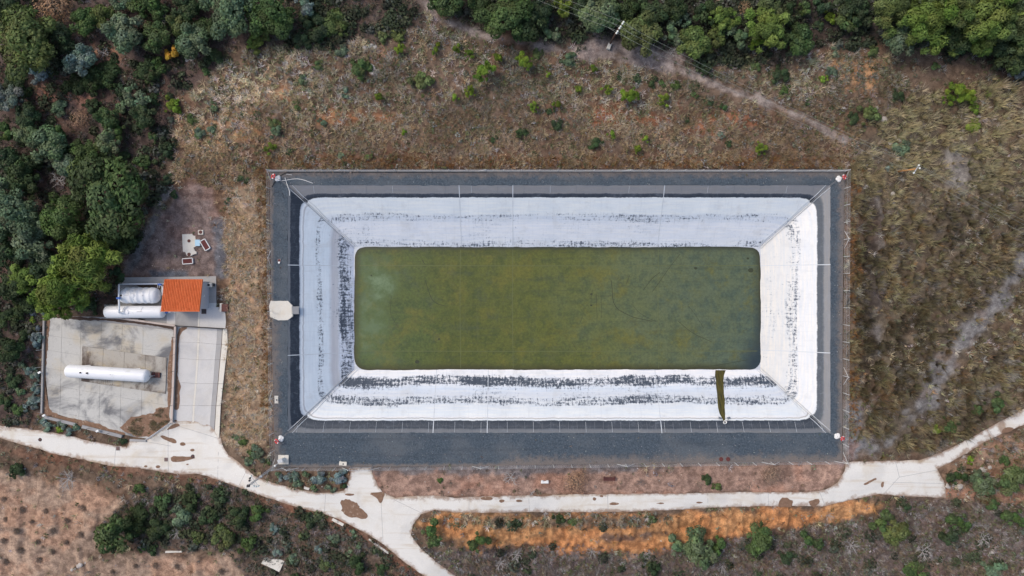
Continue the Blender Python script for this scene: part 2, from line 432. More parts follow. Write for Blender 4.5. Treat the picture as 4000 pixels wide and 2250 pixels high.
def tag(o, label=None, cat=None, group=None, kind=None):
    if label: o['label'] = label
    if cat: o['category'] = cat
    if group: o['group'] = group
    if kind: o['kind'] = kind
    return o
def thing(name, label, cat, loc=(0, 0, 0), rz=0.0, group=None):
    o = link(name, None, None, loc, (0, 0, rz))
    return tag(o, label, cat, group)

class MB:
    """collects boxes, tubes, lathes into one mesh"""
    def __init__(s): s.v = []; s.f = []
    def add(s, v, f):
        n = len(s.v); s.v += [tuple(x) for x in v]; s.f += [tuple(i + n for i in q) for q in f]
        return s
    def box(s, c, d, rz=0.0, M4=None):
        x, y, z = d[0] / 2, d[1] / 2, d[2] / 2
        b = min(x, y, z) * .18
        R = Matrix.Rotation(rz, 3, 'Z'); v = []
        for sz, ins in ((-z, b), (-z + b, 0), (z - b, 0), (z, b)):
            for sx, sy in ((-1, -1), (1, -1), (1, 1), (-1, 1)):
                p = R @ Vector((sx * (x - ins), sy * (y - ins), sz)) + Vector(c)
                v.append(M4 @ p if M4 else p)
        f = [(3, 2, 1, 0), (12, 13, 14, 15)]
        for k in range(3):
            for i in range(4):
                f.append((k * 4 + i, k * 4 + (i + 1) % 4, k * 4 + 4 + (i + 1) % 4, k * 4 + 4 + i))
        return s.add(v, f)
    def tube(s, pts, r, n=6, cap=True):
        pts = [Vector(p) for p in pts]
        rs = r if isinstance(r, (list, tuple)) else [r] * len(pts)
        v = []; f = []
        for i, p in enumerate(pts):
            d = (pts[min(i + 1, len(pts) - 1)] - pts[max(i - 1, 0)]).normalized()
            a = d.cross(Vector((0, 0, 1)))
            if a.length < 1e-3: a = d.cross(Vector((0, 1, 0)))
            a.normalize(); b = d.cross(a)
            for k in range(n):
                t = 2 * math.pi * k / n
                v.append(p + (a * math.cos(t) + b * math.sin(t)) * rs[i])
        for i in range(len(pts) - 1):
            for k in range(n):
                f.append((i * n + k, i * n + (k + 1) % n, (i + 1) * n + (k + 1) % n, (i + 1) * n + k))
        if cap:
            f.append(tuple(range(n))[::-1]); f.append(tuple((len(pts) - 1) * n + k for k in range(n)))
        return s.add(v, f)
    def lathe(s, prof, n=24, M4=None, c=(0, 0, 0)):
        """prof: (radius, height) from bottom to top about Z"""
        v = []; f = []
        for r, z in prof:
            for k in range(n):
                t = 2 * math.pi * k / n
                p = Vector((r * math.cos(t), r * math.sin(t), z)) + Vector(c)
                v.append(M4 @ p if M4 else p)
        for i in range(len(prof) - 1):
            for k in range(n):
                f.append((i * n + k, i * n + (k + 1) % n, (i + 1) * n + (k + 1) % n, (i + 1) * n + k))
        f.append(tuple(range(n))[::-1]); f.append(tuple((len(prof) - 1) * n + k for k in range(n)))
        return s.add(v, f)
    def prism(s, poly, z0, z1):
        n = len(poly)
        ar = sum(poly[i][0] * poly[(i + 1) % n][1] - poly[(i + 1) % n][0] * poly[i][1] for i in range(n))
        if ar < 0: poly = poly[::-1]
        v = [(x, y, z0) for x, y in poly] + [(x, y, z1) for x, y in poly]
        f = [tuple(range(n))[::-1], tuple(range(n, 2 * n))] + [(i, (i + 1) % n, n + (i + 1) % n, n + i) for i in range(n)]
        return s.add(v, f)
    def build(s, name, mat, parent=None, smooth=False, **k):
        return link(name, mkmesh(name, s.v, s.f, mat, smooth), parent, **k)

def ragged(poly, step=.35, amp=.25, seed=0, freq=.9):
    out = []
    n = len(poly)
    for i in range(n):
        a = Vector(poly[i]); b = Vector(poly[(i + 1) % n])
        L = (b - a).length; k = max(1, int(L / step))
        nrm = Vector((b - a)).orthogonal().normalized() if L > 1e-6 else Vector((0, 0))
        for j in range(k):
            p = a + (b - a) * (j / k)
            d = (float(fbm(np.array([p.x * freq]), np.array([p.y * freq]), seed, 4, .6)[0]) - .5) * 2 * amp
            out.append((p.x + nrm.x * d, p.y + nrm.y * d))
    return out
def smooth_poly(poly, it=2, closed=True):
    for _ in range(it):
        q = []
        n = len(poly)
        for i in range(n if closed else n - 1):
            a = poly[i]; b = poly[(i + 1) % n]
            q.append((a[0] * .75 + b[0] * .25, a[1] * .75 + b[1] * .25)); q.append((a[0] * .25 + b[0] * .75, a[1] * .25 + b[1] * .75))
        poly = q if closed else [poly[0]] + q + [poly[-1]]
    return poly
def drape(name, poly, zoff, mat, step=1.2, thick=.10, holes=(), zfun=None, parent=None):
    """a sheet cut to poly lying zoff above the terrain, with its own edge"""
    zfun = zfun or (lambda x, y: hgt(x, y))
    A = np.array(poly)
    x0, y0 = A.min(0); x1, y1 = A.max(0)
    gx, gy = np.meshgrid(np.arange(x0 + step / 2, x1, step), np.arange(y0 + step / 2, y1, step))
    gx = gx.ravel(); gy = gy.ravel()
    k = inpoly(gx, gy, poly) & (polydist(gx, gy, poly) > step * .35)
    for h in holes: k &= ~inpoly(gx, gy, h) & (polydist(gx, gy, h) > step * .35)
    pts = [Vector(p) for p in poly]; edges = [(i, (i + 1) % len(poly)) for i in range(len(poly))]
    for h in holes:
        n = len(pts); pts += [Vector(p) for p in h]; edges += [(n + i, n + (i + 1) % len(h)) for i in range(len(h))]
    pts += [Vector((a, b)) for a, b in zip(gx[k], gy[k])]
    V, E, F, _, _, _ = delaunay_2d_cdt(pts, edges, [], 0, 1e-5)
    V = np.array([(a.x, a.y) for a in V]); F = np.array([f for f in F if len(f) == 3])
    cen = V[F].mean(1)
    keep = inpoly(cen[:, 0], cen[:, 1], poly)
    for h in holes: keep &= ~inpoly(cen[:, 0], cen[:, 1], h)
    F = F[keep]
    a = V[F[:, 1]] - V[F[:, 0]]; b = V[F[:, 2]] - V[F[:, 0]]
    fl = (a[:, 0] * b[:, 1] - a[:, 1] * b[:, 0]) < 0
    F[fl] = F[fl][:, ::-1]
    z = zfun(V[:, 0], V[:, 1]) + zoff
    V3 = np.c_[V, z]
    eat = np.clip(1 - polydist(V[:, 0], V[:, 1], poly) / .9, 0, 1)
    ed = {}
    for f in F:
        for i in range(3):
            e = (f[i], f[(i + 1) % 3]); ed[e] = 1
    bd = [e for e in ed if (e[1], e[0]) not in ed]
    base = len(V3); idx = {}
    ex = []
    for e in bd:
        for i in e:
            if i not in idx: idx[i] = base + len(ex); ex.append((V3[i][0], V3[i][1], V3[i][2] - thick))
    SF = []
    for p, q in bd:
        SF += [(q, p, idx[p]), (q, idx[p], idx[q])]
    V3 = np.r_[V3, np.array(ex).reshape(-1, 3)]
    F = np.r_[F, np.array(SF).reshape(-1, 3)]
    eat = np.r_[eat, np.ones(len(ex))]
    return link(name, mkmesh(name, V3, F.astype(np.int32), mat, False, {'edge': ('FLOAT', eat)}), parent)
# ------------------------------------------------------------------ outlines measured in the photograph
ROAD = [(-120,1062),(0,1070),(50,1077),(100,1082),(165,1094),(225,1109),(295,1122),(320,1124),(328,1104),(368,1107),(400,1085),(430,1060),(486,1059),(528,1070),(553,1096),
 (562,1124),(575,1144),(595,1159),(625,1184),(644,1199),(694,1217),(744,1229),(794,1239),(834,1239),(866,1234),(879,1204),(883,1177),(933,1176),
 (936,1189),(949,1217),(964,1239),(994,1252),(1044,1247),(1109,1247),(1144,1252),(1244,1247),(1288,1247),(1438,1244),(1588,1242),(1788,1239),
 (1932,1238),(2032,1238),(2077,1232),(2107,1214),(2124,1184),(2129,1162),(2252,1159),(2312,1157),(2367,1139),(2432,1107),(2532,1052),(2576,1029),
 (2700,960),(2700,1012),(2576,1069),(2532,1084),(2482,1109),(2432,1139),(2392,1162),(2357,1179),(2377,1219),(2379,1252),(2257,1247),(2212,1242),
 (2142,1257),(2072,1273),(1932,1273),(1788,1277),(1638,1284),(1488,1289),(1288,1289),(1144,1289),(1094,1282),(1059,1294),(1039,1319),(1034,1347),
 (1059,1379),(1094,1409),(1150,1452),(1240,1520),(1140,1520),(1069,1449),(1024,1419),(964,1369),(914,1337),(859,1309),(814,1292),(719,1267),(644,1242),
 (550,1207),(500,1192),(440,1192),(350,1177),(280,1172),(200,1154),(125,1139),(100,1129),(50,1117),(0,1102),(-120,1085)]
DRIVE = [(443,819),(567,826),(566,870),(552,1104),(470,1063),(430,1064)]
YARD = [(120,793),(262,797),(440,820),(432,1064),(372,1106),(330,1098),(120,1036),(112,930)]
APRON = [(296.5,698),(543.6,694.6),(544.5,772),(572,776),(567,826),(440,820),(262,797),(280,770),(297,762)]
PLAT = [(679,430),(2124,430),(2120,800),(2119,1160),(1700,1165),(1300,1170),(1000,1174),(692,1176),(689,1080),(684,800)]
WATER0 = [(891,621),(1913,621),(1913,930),(891,930)]
RIMPX = (724, 466, 2089, 1089)
WALK = [(677,770),(681,757),(724,757),(735,768),(736,796),(724,805),(700,806),(680,797)]
wROAD, wDRIVE, wYARD, wAPRON, wPLAT = (PP(q) for q in (ROAD, DRIVE, YARD, APRON, PLAT))
HARD = [wROAD, wDRIVE, wYARD, wAPRON, wPLAT]

# areas of ground: outline in photo pixels, soil colour, feather in metres, roughness of the edge
def line_poly(pts, wid):
    pts = [Vector(p) for p in pts]; L = []; R = []
    for i, p in enumerate(pts):
        d = (pts[min(i + 1, len(pts) - 1)] - pts[max(i - 1, 0)]).normalized()
        n = Vector((-d.y, d.x)) * wid / 2
        L.append(tuple(p + n)); R.append(tuple(p - n))
    return L + R[::-1]
WOODS_W = [(-200,-80),(720,-80),(640,110),(545,160),(470,215),(440,300),(425,440),(300,680),(295,770),(110,785),(100,1065),(-200,1060)]
WOODS_N = [(1090,-80),(2760,-80),(2760,230),(2500,190),(2440,140),(2230,115),(2100,105),(1960,150),(1800,165),(1680,130),(1560,125),(1400,105),(1250,80),(1120,30)]
FIELD_E = [(2140,420),(2170,330),(2300,230),(2600,190),(2760,190),(2760,960),(2576,1020),(2430,1095),(2310,1150),(2240,1155),(2135,1140)]
BANK_N = [(640,110),(760,-60),(1090,-60),(1120,30),(1250,85),(1560,130),(1800,165),(2000,150),(2240,120),(2300,230),(2170,330),(2140,428),(670,428),(575,480),(425,440),(450,290),(545,160)]
EMB_W = [(565,480),(670,428),(684,1090),(640,1150),(565,1100),(572,825)]
GYARD = [(478,452),(535,475),(556,560),(556,696),(300,698),(330,640),(400,545)]
DIRT_S = [(875,1178),(2128,1164),(2118,1200),(2080,1228),(2030,1236),(1500,1244),(960,1250)]
TAN = [(-200,1190),(60,1190),(180,1210),(330,1262),(250,1330),(240,1400),(420,1388),(600,1398),(690,1445),(690,1560),(-200,1560)]
ORANGE = [(1042,1310),(1090,1287),(1400,1296),(1700,1290),(2000,1280),(2200,1250),(2255,1256),(2190,1300),(1980,1332),(1780,1362),(1600,1396),(1500,1386),(1200,1382),(1080,1352)]
SCRUB_SW = [(250,1330),(330,1245),(500,1205),(640,1240),(800,1295),(930,1350),(1070,1470),(620,1470),(600,1390),(420,1385)]
SCRUB_S = [(1060,1385),(1200,1372),(1500,1374),(1600,1390),(1800,1360),(2000,1330),(2180,1300),(2260,1255),(2380,1255),(2700,1270),(2760,1560),(1250,1560)]
SE = [(2360,1175),(2440,1140),(2600,1060),(2760,1000),(2760,1290),(2600,1270),(2385,1255)]
REG = [
 (BANK_N, (.165,.115,.083), 2.5, 1.5), (EMB_W, (.34,.245,.165), 1.2, .8), (FIELD_E, (.13,.105,.078), 2.5, 1.5),
 (WOODS_W, (.10,.072,.062), 2.0, 1.5), (WOODS_N, (.055,.046,.040), 2.0, 1.0), (GYARD, (.205,.155,.140), .8, .5),
 (DIRT_S, (.33,.215,.165), .6, .4), (TAN, (.365,.258,.19), 1.8, 1.2), (SCRUB_SW, (.15,.11,.085), 1.5, 1.2), (SCRUB_S, (.155,.12,.105), 1.5, 1.2),
 (SE, (.27,.175,.12), 1.2, 1.2), (ORANGE, (.50,.262,.12), 1.2, 1.4),
 (line_poly([(1040,-20),(1110,50),(1200,85),(1330,112),(1480,138),(1640,158),(1760,195),(1850,232),(1960,268),(2050,312),(2130,356)],18), (.32,.265,.235), .8, .7),
 (line_poly([(1480,120),(1560,120),(1640,140),(1720,160)],34), (.29,.24,.22), 1.4, 1.2),
 (line_poly([(2130,1140),(2170,1128),(2230,1125),(2300,1040),(2350,980),(2400,890),(2470,800),(2600,640)],44), (.225,.215,.21), 1.4, 1.8),
 (line_poly([(2145,1010),(2150,1080),(2160,1150)],34), (.20,.20,.21), 1.0, .8),
 (line_poly([(2400,380),(2420,440),(2400,480)],44), (.24,.22,.20), 1.5, 1.4),
 (line_poly([(2205,480),(2203,640),(2195,760),(2210,900)],22), (.21,.195,.185), 1.0, 1.4),
 (line_poly([(2120,190),(2190,180),(2200,150)],58), (.44,.25,.13), 2.0, 2.0),
 (line_poly([(440,330),(520,330),(640,280),(720,230)],26), (.36,.22,.13), 1.5, 1.5),
 (line_poly([(500,420),(560,360),(640,320)],26), (.40,.24,.13), 1.5, 1.6),
 (line_poly([(800,300),(900,296),(1010,300)],14), (.32,.17,.09), 1.5, 1.2),
 (line_poly([(1500,290),(1640,300),(1760,320),(1900,300)],40), (.27,.125,.07), 2.5, 2.0),
 (line_poly([(950,60),(940,120),(965,170)],26), (.36,.21,.14), 1.5, 1.6),
 (line_poly([(90,225),(150,245),(220,258)],34), (.29,.165,.12), 1.5, 1.5),
 (line_poly([(230,130),(290,140),(300,160)],26), (.32,.18,.12), 1.0, 1.2),
 (line_poly([(420,480),(380,570),(320,690)],26), (.20,.19,.19), .8, .8),
 (line_poly([(548,560),(556,640),(562,700)],20), (.15,.15,.165), .8, .8),
 (line_poly([(380,692),(470,690)],16), (.12,.13,.15), .8, .6),
 (line_poly([(900,1184),(1300,1182),(1700,1176)],16), (.19,.165,.16), .7, .9),
 (line_poly([(2110,1170),(2140,1150),(2150,1120)],24), (.24,.17,.15), .7, .8),
 (line_poly([(-60,1112),(100,1150),(300,1182),(500,1206),(560,1218)],20), (.19,.11,.075), .8, .8),
 (line_poly([(640,1250),(720,1275),(860,1318),(960,1380),(1070,1470)],16), (.20,.11,.075), .7, .6),
 (line_poly([(2380,1235),(2450,1240),(2600,1260)],30), (.36,.20,.135), .8, .8),
 (line_poly([(2470,1160),(2560,1140),(2600,1120)],26), (.33,.22,.16), 1.0, 1.2),
 (line_poly([(2180,470),(2185,640),(2178,800),(2190,960)],44), (.085,.068,.056), 1.4, 1.4),
 (line_poly([(1180,1308),(1300,1312),(1420,1316),(1560,1312),(1690,1306)],18), (.20,.145,.10), 1.0, 1.4),
 (line_poly([(1500,1352),(1600,1350),(1680,1340)],14), (.17,.11,.08), .8, 1.0),
 ([(640,112),(760,-60),(1050,-60),(1060,60),(930,105),(800,130)], (.115,.085,.07), 2.0, 1.6),
 (line_poly([(680,395),(1000,400),(1500,400),(2130,400)],34), (.17,.10,.065), 2.0, 1.6),
 (line_poly([(2440,1020),(2520,975),(2600,930)],26), (.19,.17,.15), 1.0, 1.2),
]
REGW = [(PP(q), c, f, a) for q, c, f, a in REG]

# ------------------------------------------------------------------ ground
def axis(lo, hi, st, far):
    m = np.arange(lo, hi + st / 2, st)
    e = []; d = st * 2; p = 0
    while p < far:
        p += d; d *= 1.5; e.append(p)
    e = np.array(e)
    return np.r_[(lo - e)[::-1], m, hi + e]
gx = axis(-104, 104, .36, 3600); gy = axis(-60, 60, .36, 3600)
GX, GY = np.meshgrid(gx, gy)
fx, fy = GX.ravel(), GY.ravel()
gz = hgt(fx, fy)
colr = np.tile(np.array([.15, .105, .075]), (fx.size, 1))
inner = (np.abs(fx) < 108) & (np.abs(fy) < 64)
ix = np.where(inner)[0]; qx, qy = fx[ix], fy[ix]
na = fbm(qx * .35, qy * .35, 3, 5, .62) - .5
cc = colr[ix]
for poly, c, fe, am in REGW:
    b = np.array(poly); pad = fe + am * 2 + 1
    s = (qx > b[:, 0].min() - pad) & (qx < b[:, 0].max() + pad) & (qy > b[:, 1].min() - pad) & (qy < b[:, 1].max() + pad)
    j = np.where(s)[0]
    wgt = sstep(fe * .6, -fe * .6, sdf(qx[j], qy[j], poly) + na[j] * 4 * am)[:, None]
    cc[j] = cc[j] * (1 - wgt) + np.array(c) * wgt
mott = fbm(qx * .11 + 5, qy * .11, 21, 5, .6)[:, None]
mot2 = fbm(qx * .8, qy * .8, 31, 4, .6)[:, None]
cc = cc * (.72 + .56 * mott) * (.75 + .5 * mot2)
red = sstep(.52, .66, fbm(qx * .16, qy * .22, 41, 4, .6))[:, None]
cc = cc * (1 - .35 * red) + cc * np.array([1.28, .92, .74]) * .35 * red
colr[ix] = cc
hard = np.full(qx.size, 1e9)
for q in HARD: hard = np.minimum(hard, sdf(qx, qy, q))
bmask = sstep(.2, 1.6, hard)
bump = (fbm(qx * .55, qy * .55, 51, 5, .55) - .5) * .55
tanm = sstep(.5, -.5, sdf(qx, qy, REGW[7][0]))
rl = vnoise(qx * .55 + fbm(qx * .2, qy * .2, 5, 3) * 3, qy * .12, 61)
bump = bump * (1 - .6 * tanm) + tanm * (np.abs(rl - .5) * 1.3 - .25)
orm = sstep(.5, -.5, sdf(qx, qy, REGW[11][0]))
bump += orm * ((fbm(qx * 1.3, qy * .35, 71, 4, .6) - .5) * 1.8 + (fbm(qx * .25, qy * 1.1, 72, 3) - .5) * .7)
gz[ix] += bump * bmask - .03
gz[ix] -= .35 * sstep(.9, -.3, sdf(qx, qy, wPLAT))
ny, nx = GX.shape
ii = np.arange(ny * nx).reshape(ny, nx)
F = np.stack([ii[:-1, :-1], ii[:-1, 1:], ii[1:, 1:], ii[1:, :-1]], -1).reshape(-1, 4)
fc = np.c_[fx[F].mean(1), fy[F].mean(1)]
pin = sdf(fc[:, 0], fc[:, 1], wPLAT)
F = F[pin > -1.2]
ground = link('ground', mkmesh('ground', np.c_[fx, fy, gz], F, M['soil'], True, {'col': ('FLOAT_COLOR', colr)}))
tag(ground, 'dry brown and reddish hillside soil around the reservoir', kind='structure')
def region_weight(x, y, poly): return sdf(x, y, poly)

# ------------------------------------------------------------------ roads, yard, drive
road = drape('road', ragged(wROAD, .4, .16, 5, 1.3), .05, M['road'], 1.3)
tag(road, 'pale concrete track with a fork, ragged soil edges', kind='structure')
jm = MB()
def joint(a, b, nm='expansion_joint', wid=.05, mat='kerb', parent=road, z=.054):
    A = P(*a); B = P(*b); k = max(2, int((B - A).length / 1.0)); pts = [A.lerp(B, i / k) for i in range(k + 1)]
    poly = line_poly([tuple(p.xy) for p in pts], wid)
    o = drape(nm, poly, z, M[mat], 5, .03, parent=parent)
    return o
for a, b in [((1180,1250),(1180,1288)),((1330,1246),(1332,1289)),((1528,1243),(1530,1287)),((1780,1240),(1781,1277)),((1932,1239),(1933,1272)),((2060,1234),(2075,1272)),
             ((2252,1160),(2262,1200)),((2262,1200),(2222,1243)),((2262,1200),(2358,1182)),((2245,1213),(2378,1216)),((2484,1078),(2500,1100)),
             ((292,1123),(288,1172)),((424,1070),(424,1185)),((352,1108),(430,1122)),((552,1106),(548,1205)),((620,1185),(600,1224)),((820,1240),(816,1290)),((958,1240),(964,1365)),((990,1256),(1060,1290)),((430,1066),(552,1104))]:
    joint(a, b)

# driveway: separate slabs, a pale strip down the middle, a grey gutter strip and a kerb on the bank side
drive = thing('driveway', None, None); tag(drive, 'pale concrete drive of cast slabs beside the tank yard', kind='structure')
def lerp2(a, b, t): return (a[0] + (b[0] - a[0]) * t, a[1] + (b[1] - a[1]) * t)
def shrink(poly, d):
    c = np.mean(poly, axis=0); out = []
    for p in poly:
        v = np.array(p) - c; L = np.linalg.norm(v); out.append(tuple(c + v * (1 - d / L)))
    return out
Lf = [(444,820),(442,860),(440,900),(437,960),(434,1020),(431,1063)]
Md = [(501,822),(499,862),(497,905),(493,965),(488,1020),(486,1063)]
Rt = [(547,826),(545,866),(541,905),(537,965),(532,1020),(528,1075)]
G2 = [(560,827),(558,866),(554,905),(549,965),(544,1020),(540,1085)]
K2 = [(572,826),(574,866),(569,905),(562,965),(556,1020),(552,1102)]
def at_l(L, off): return [(x + off, y) for x, y in L]
def strip(L, R, nm, mat, zoff=.04, gap=.014, thick=.12):
    for i in range(len(L) - 1):
        q = [P(*L[i]).xy, P(*R[i]).xy, P(*R[i + 1]).xy, P(*L[i + 1]).xy]
        drape(nm, shrink([tuple(a) for a in q], gap * 1.5), zoff, M[mat], 1.5, thick, parent=drive)
strip(Lf, at_l(Md, -2.5), 'slab', 'drive'); strip(at_l(Md, 2.5), Rt, 'slab', 'drive')
strip(at_l(Md, -2.5), at_l(Md, 2.5), 'channel_strip', 'pale_conc', .05)
strip(Rt, at_l(G2, -1), 'gutter_strip', 'apron', .03)
strip(at_l(G2, 1), K2, 'kerb_strip', 'pale_conc', .16, .02, .3)

# tank yard of big cast slabs; raised pad under the long tank
yard = thing('concrete_yard', None, None); tag(yard, 'stained concrete yard of big cast slabs', kind='structure')
def zy(x, y): return np.full(np.shape(x), YZ)
YZ = -1.97
def cell(u, v):
    a = lerp2((118,792), (437,832), u); b = lerp2((112,1048), (431,1112), u)
    return lerp2(a, b, v)
us = [0, .12, .27, .43, .595, .76, 1.0]; vs = [0, .20, .345, .52, .68, .80, .93, 1.05]
def clip(poly, cl):
    cl = [Vector(c) for c in cl]
    ar = sum(cl[i].x * cl[(i + 1) % len(cl)].y - cl[(i + 1) % len(cl)].x * cl[i].y for i in range(len(cl)))
    if ar < 0: cl = cl[::-1]
    out = [Vector(p) for p in poly]
    for i in range(len(cl)):
        a, b = cl[i], cl[(i + 1) % len(cl)]; inp = out; out = []
        f = lambda p: (b.x - a.x) * (p.y - a.y) - (b.y - a.y) * (p.x - a.x)
        for k in range(len(inp)):
            p, q = inp[k], inp[(k + 1) % len(inp)]
            fp, fq = f(p), f(q)
            if fp >= 0: out.append(p)
            if (fp >= 0) != (fq >= 0): out.append(p + (q - p) * (fp / (fp - fq)))
        if not out: return []
    return [tuple(p) for p in out]
YCL = [px0(*p, YZ) for p in [(120,793),(262,797),(437,820),(431,1064),(372,1104),(330,1098),(124,1036),(113,930)]]
for i in range(len(us) - 1):
    for j in range(len(vs) - 1):
        q = [px0(*cell(us[i], vs[j]), YZ), px0(*cell(us[i + 1], vs[j]), YZ), px0(*cell(us[i + 1], vs[j + 1]), YZ), px0(*cell(us[i], vs[j + 1]), YZ)]
        q = clip(q, YCL)
        if len(q) < 3: continue
        q = shrink(q, .022)
        MB().prism(q, YZ - .25, YZ + random.uniform(0, .012)).build('slab', M['yard'], yard)
under = MB().prism(shrink(YCL, .05), YZ - .6, YZ - .05).build('joint_bed', M['kerb'], yard)
padpx = [(206,868),(611/1.0*0+0,0)]
PADC = [(206.5,871),(419.5,900),(416,991),(204,959)]
padz = YZ + .16
pq = [px0(*p, padz) for p in PADC]
for i in range(4):
    a0, a1 = i / 4, (i + 1) / 4
    for j in range(2):
        b0, b1 = j / 2, (j + 1) / 2
        L = lambda u, v: lerp2(lerp2(pq[0], pq[1], u), lerp2(pq[3], pq[2], u), v)
        MB().prism(shrink([L(a0, b0), L(a1, b0), L(a1, b1), L(a0, b1)], .03), YZ - .1, padz).build('pad_slab', M['pad'], yard)
# brushed grid of old rendering marks on the pad, mortar ridges left standing
for k in range(9):
    u = .215 + k * .021
    a = L(u, .82 if k < 7 else .70); b = L(u, .97)
    MB().tube([(*a, padz + .012), (*b, padz + .012)], .022, 4).build('mortar_ridge', M['pale_conc'], yard)
for k in range(6):
    v_ = .80 + k * .033
    a = L(.20, v_); b = L(.36, v_ + .01)
    MB().tube([(*a, padz + .012), (*b, padz + .012)], .02, 4).build('mortar_ridge', M['pale_conc'], yard)

# soil washed over the edges of the concrete
def soil(name, pts, z=.07, mat='mud', amp=.18, step=.3, seed=1, zf=None, label='brown soil washed over the concrete', thick=.05, sm=1):
    o = drape(name, ragged(smooth_poly(PP(pts) if zf is None else [px0(*p, YZ) for p in pts], sm), step, amp, seed, 1.6), z, M[mat], .9, thick, zfun=zf)
    return tag(o, label, kind='stuff')
zYf = lambda x, y: np.full(np.shape(x), YZ)
soil('soil_spill', [(432,940),(440,905),(447,830),(460,822),(476,824),(452,838),(450,870),(448,915),(447,950),(456,970),(452,985),(453,1010),(449,1032),(438,1030),(436,1000)], .06, 'mud', .12, seed=2)
soil('soil_spill', [(303,1077),(330,1050),(372,1043),(388,1040),(392,1028),(424,1022),(428,1062),(400,1085),(378,1100),(340,1098),(322,1088)], .05, 'mud', .3, seed=3, zf=zYf, sm=0)
soil('soil_spill', [(110,800),(128,796),(122,850),(116,910),(114,960),(120,1020),(135,1042),(200,1056),(252,1066),(262,1074),(300,1084),(320,1092),(300,1094),(240,1080),(170,1064),(120,1052),(104,1040),(106,930)], .03, 'mud', .25, seed=4, zf=zYf)
soil('soil_spill', [(124,790),(190,796),(262,801),(440,818),(440,830),(420,826),(395,822),(360,816),(300,810),(262,806),(200,806),(160,800),(128,798)], .03, 'mud_dark', .22, seed=5, zf=zYf)
soil('soil_spill', [(432,845),(436,850),(436,900),(432,960),(429,1030),(421,1030),(423,975),(420,950),(423,920),(430,880)], .03, 'mud', .15, seed=6, zf=zYf)
soil('soil_spill', [(856,1262),(874,1254),(896,1262),(906,1272),(904,1278),(922,1290),(928,1300),(918,1307),(896,1302),(872,1298),(856,1286),(862,1276)], .075, 'mud', .38, seed=7, label='brown soil patch in the middle of the track fork')
soil('soil_spill', [(430,1147),(456,1148),(484,1148),(494,1152),(482,1156),(450,1162),(430,1162)], .07, 'mud', .1, seed=8)
soil('soil_spill', [(402,1097),(410,1094),(422,1100),(440,1104),(446,1112),(440,1116),(424,1110),(412,1104)], .07, 'mud', .1, seed=9)
soil('soil_spill', [(418,1082),(430,1070),(446,1064),(454,1070),(446,1074),(430,1080)], .07, 'mud', .1, seed=10)
for x, y, r in [(460,1117,6),(484,1132,5),(398,1174,5),(367,1173,4),(442,1058,3),(472,1168,3)]:
    soil('soil_spill', [(x + r * math.cos(t) * 1.2, y + r * .75 * math.sin(t)) for t in np.linspace(0, 5.6, 8)], .07, 'mud', .08, .2, seed=int(x))
soil('soil_spill', [(925,1240),(958,1237),(970,1240),(962,1262),(955,1266),(948,1252)], .075, 'mud', .15, seed=12)
soil('soil_spill', [(865,1244),(876,1240),(894,1243),(884,1248)], .07, 'mud', .1, seed=13)
for i, (x, y, a, b) in enumerate([(1224,1254,16,5),(1262,1260,7,4),(1306,1260,8,3),(1495,1255,5,4),(1513,1248,5,3),(1545,1267,13,4),(1362,1245,30,4),(1250,1246,12,4),(1660,1266,10,2),(1760,1264,8,2)]):
    soil('soil_spill', [(x + a * math.cos(t), y + b * math.sin(t)) for t in np.linspace(0, 5.7, 9)], .07, 'mud', .12, .25, seed=40 + i)
soil('soil_spill', [(2170,1218),(2186,1210),(2202,1201),(2206,1206),(2192,1212),(2178,1220)], .07, 'mud', .08, .2, seed=60)
soil('soil_spill', [(2216,1214),(2224,1210),(2222,1226),(2216,1226)], .07, 'mud', .08, .2, seed=61)
soil('soil_spill', [(1955,1276),(1962,1254),(1985,1254),(1998,1260),(1988,1276)], .07, 'mud', .4, seed=62)
soil('soil_spill', [(2036,1274),(2034,1258),(2056,1254),(2062,1262),(2052,1274)], .07, 'mud', .4, seed=63)
soil('soil_spill', [(2516,1092),(2524,1076),(2546,1074),(2550,1082)], .07, 'mud', .12, seed=64)

# ------------------------------------------------------------------ gravel crest and reservoir
def rect0(x0, y0, x1, y1, z=0.0): return [px0(x0, y0, z), px0(x1, y0, z), px0(x1, y1, z), px0(x0, y1, z)]
flat0 = lambda x, y: np.zeros(np.shape(x))
rimpoly = rect0(*RIMPX)
plat = drape('gravel_crest', ragged([px0(a, b, 0) for a, b in PLAT], 1.0, .1, 8, .5), 0.02, M['gravel'], 2.5, .7, holes=[ragged(rimpoly, .5, .16, 9, .8)], zfun=flat0)
tag(plat, 'dark blue grey gravel crest round the lined reservoir', kind='structure')

res = thing('reservoir_liner', None, None); tag(res, 'white crusted black liner on the four reservoir slopes', kind='structure')
DEP = 6.0
WX0, WY1 = px0(891, 621, -DEP); WX1, WY0 = px0(1913, 930, -DEP)
RX0, RY1 = px0(RIMPX[0], RIMPX[1], 0); RX1, RY0 = px0(RIMPX[2], RIMPX[3], 0)
def slope_pt(side, s, t):
    """s: 0..1 along, t: 0 rim .. 1.03 below the algae line"""
    def L(a, b): return a + (b - a) * t
    if side == 'north': x0, x1, y = L(RX0, WX0), L(RX1, WX1), L(RY1, WY1); x = x0 + (x1 - x0) * s
    elif side == 'south': x0, x1, y = L(RX0, WX0), L(RX1, WX1), L(RY0, WY0); x = x0 + (x1 - x0) * s
    elif side == 'west': y0, y1, x = L(RY1, WY1), L(RY0, WY0), L(RX0, WX0); y = y0 + (y1 - y0) * s
    else: y0, y1, x = L(RY1, WY1), L(RY0, WY0), L(RX1, WX1); y = y0 + (y1 - y0) * s
    return x, y, -DEP * t
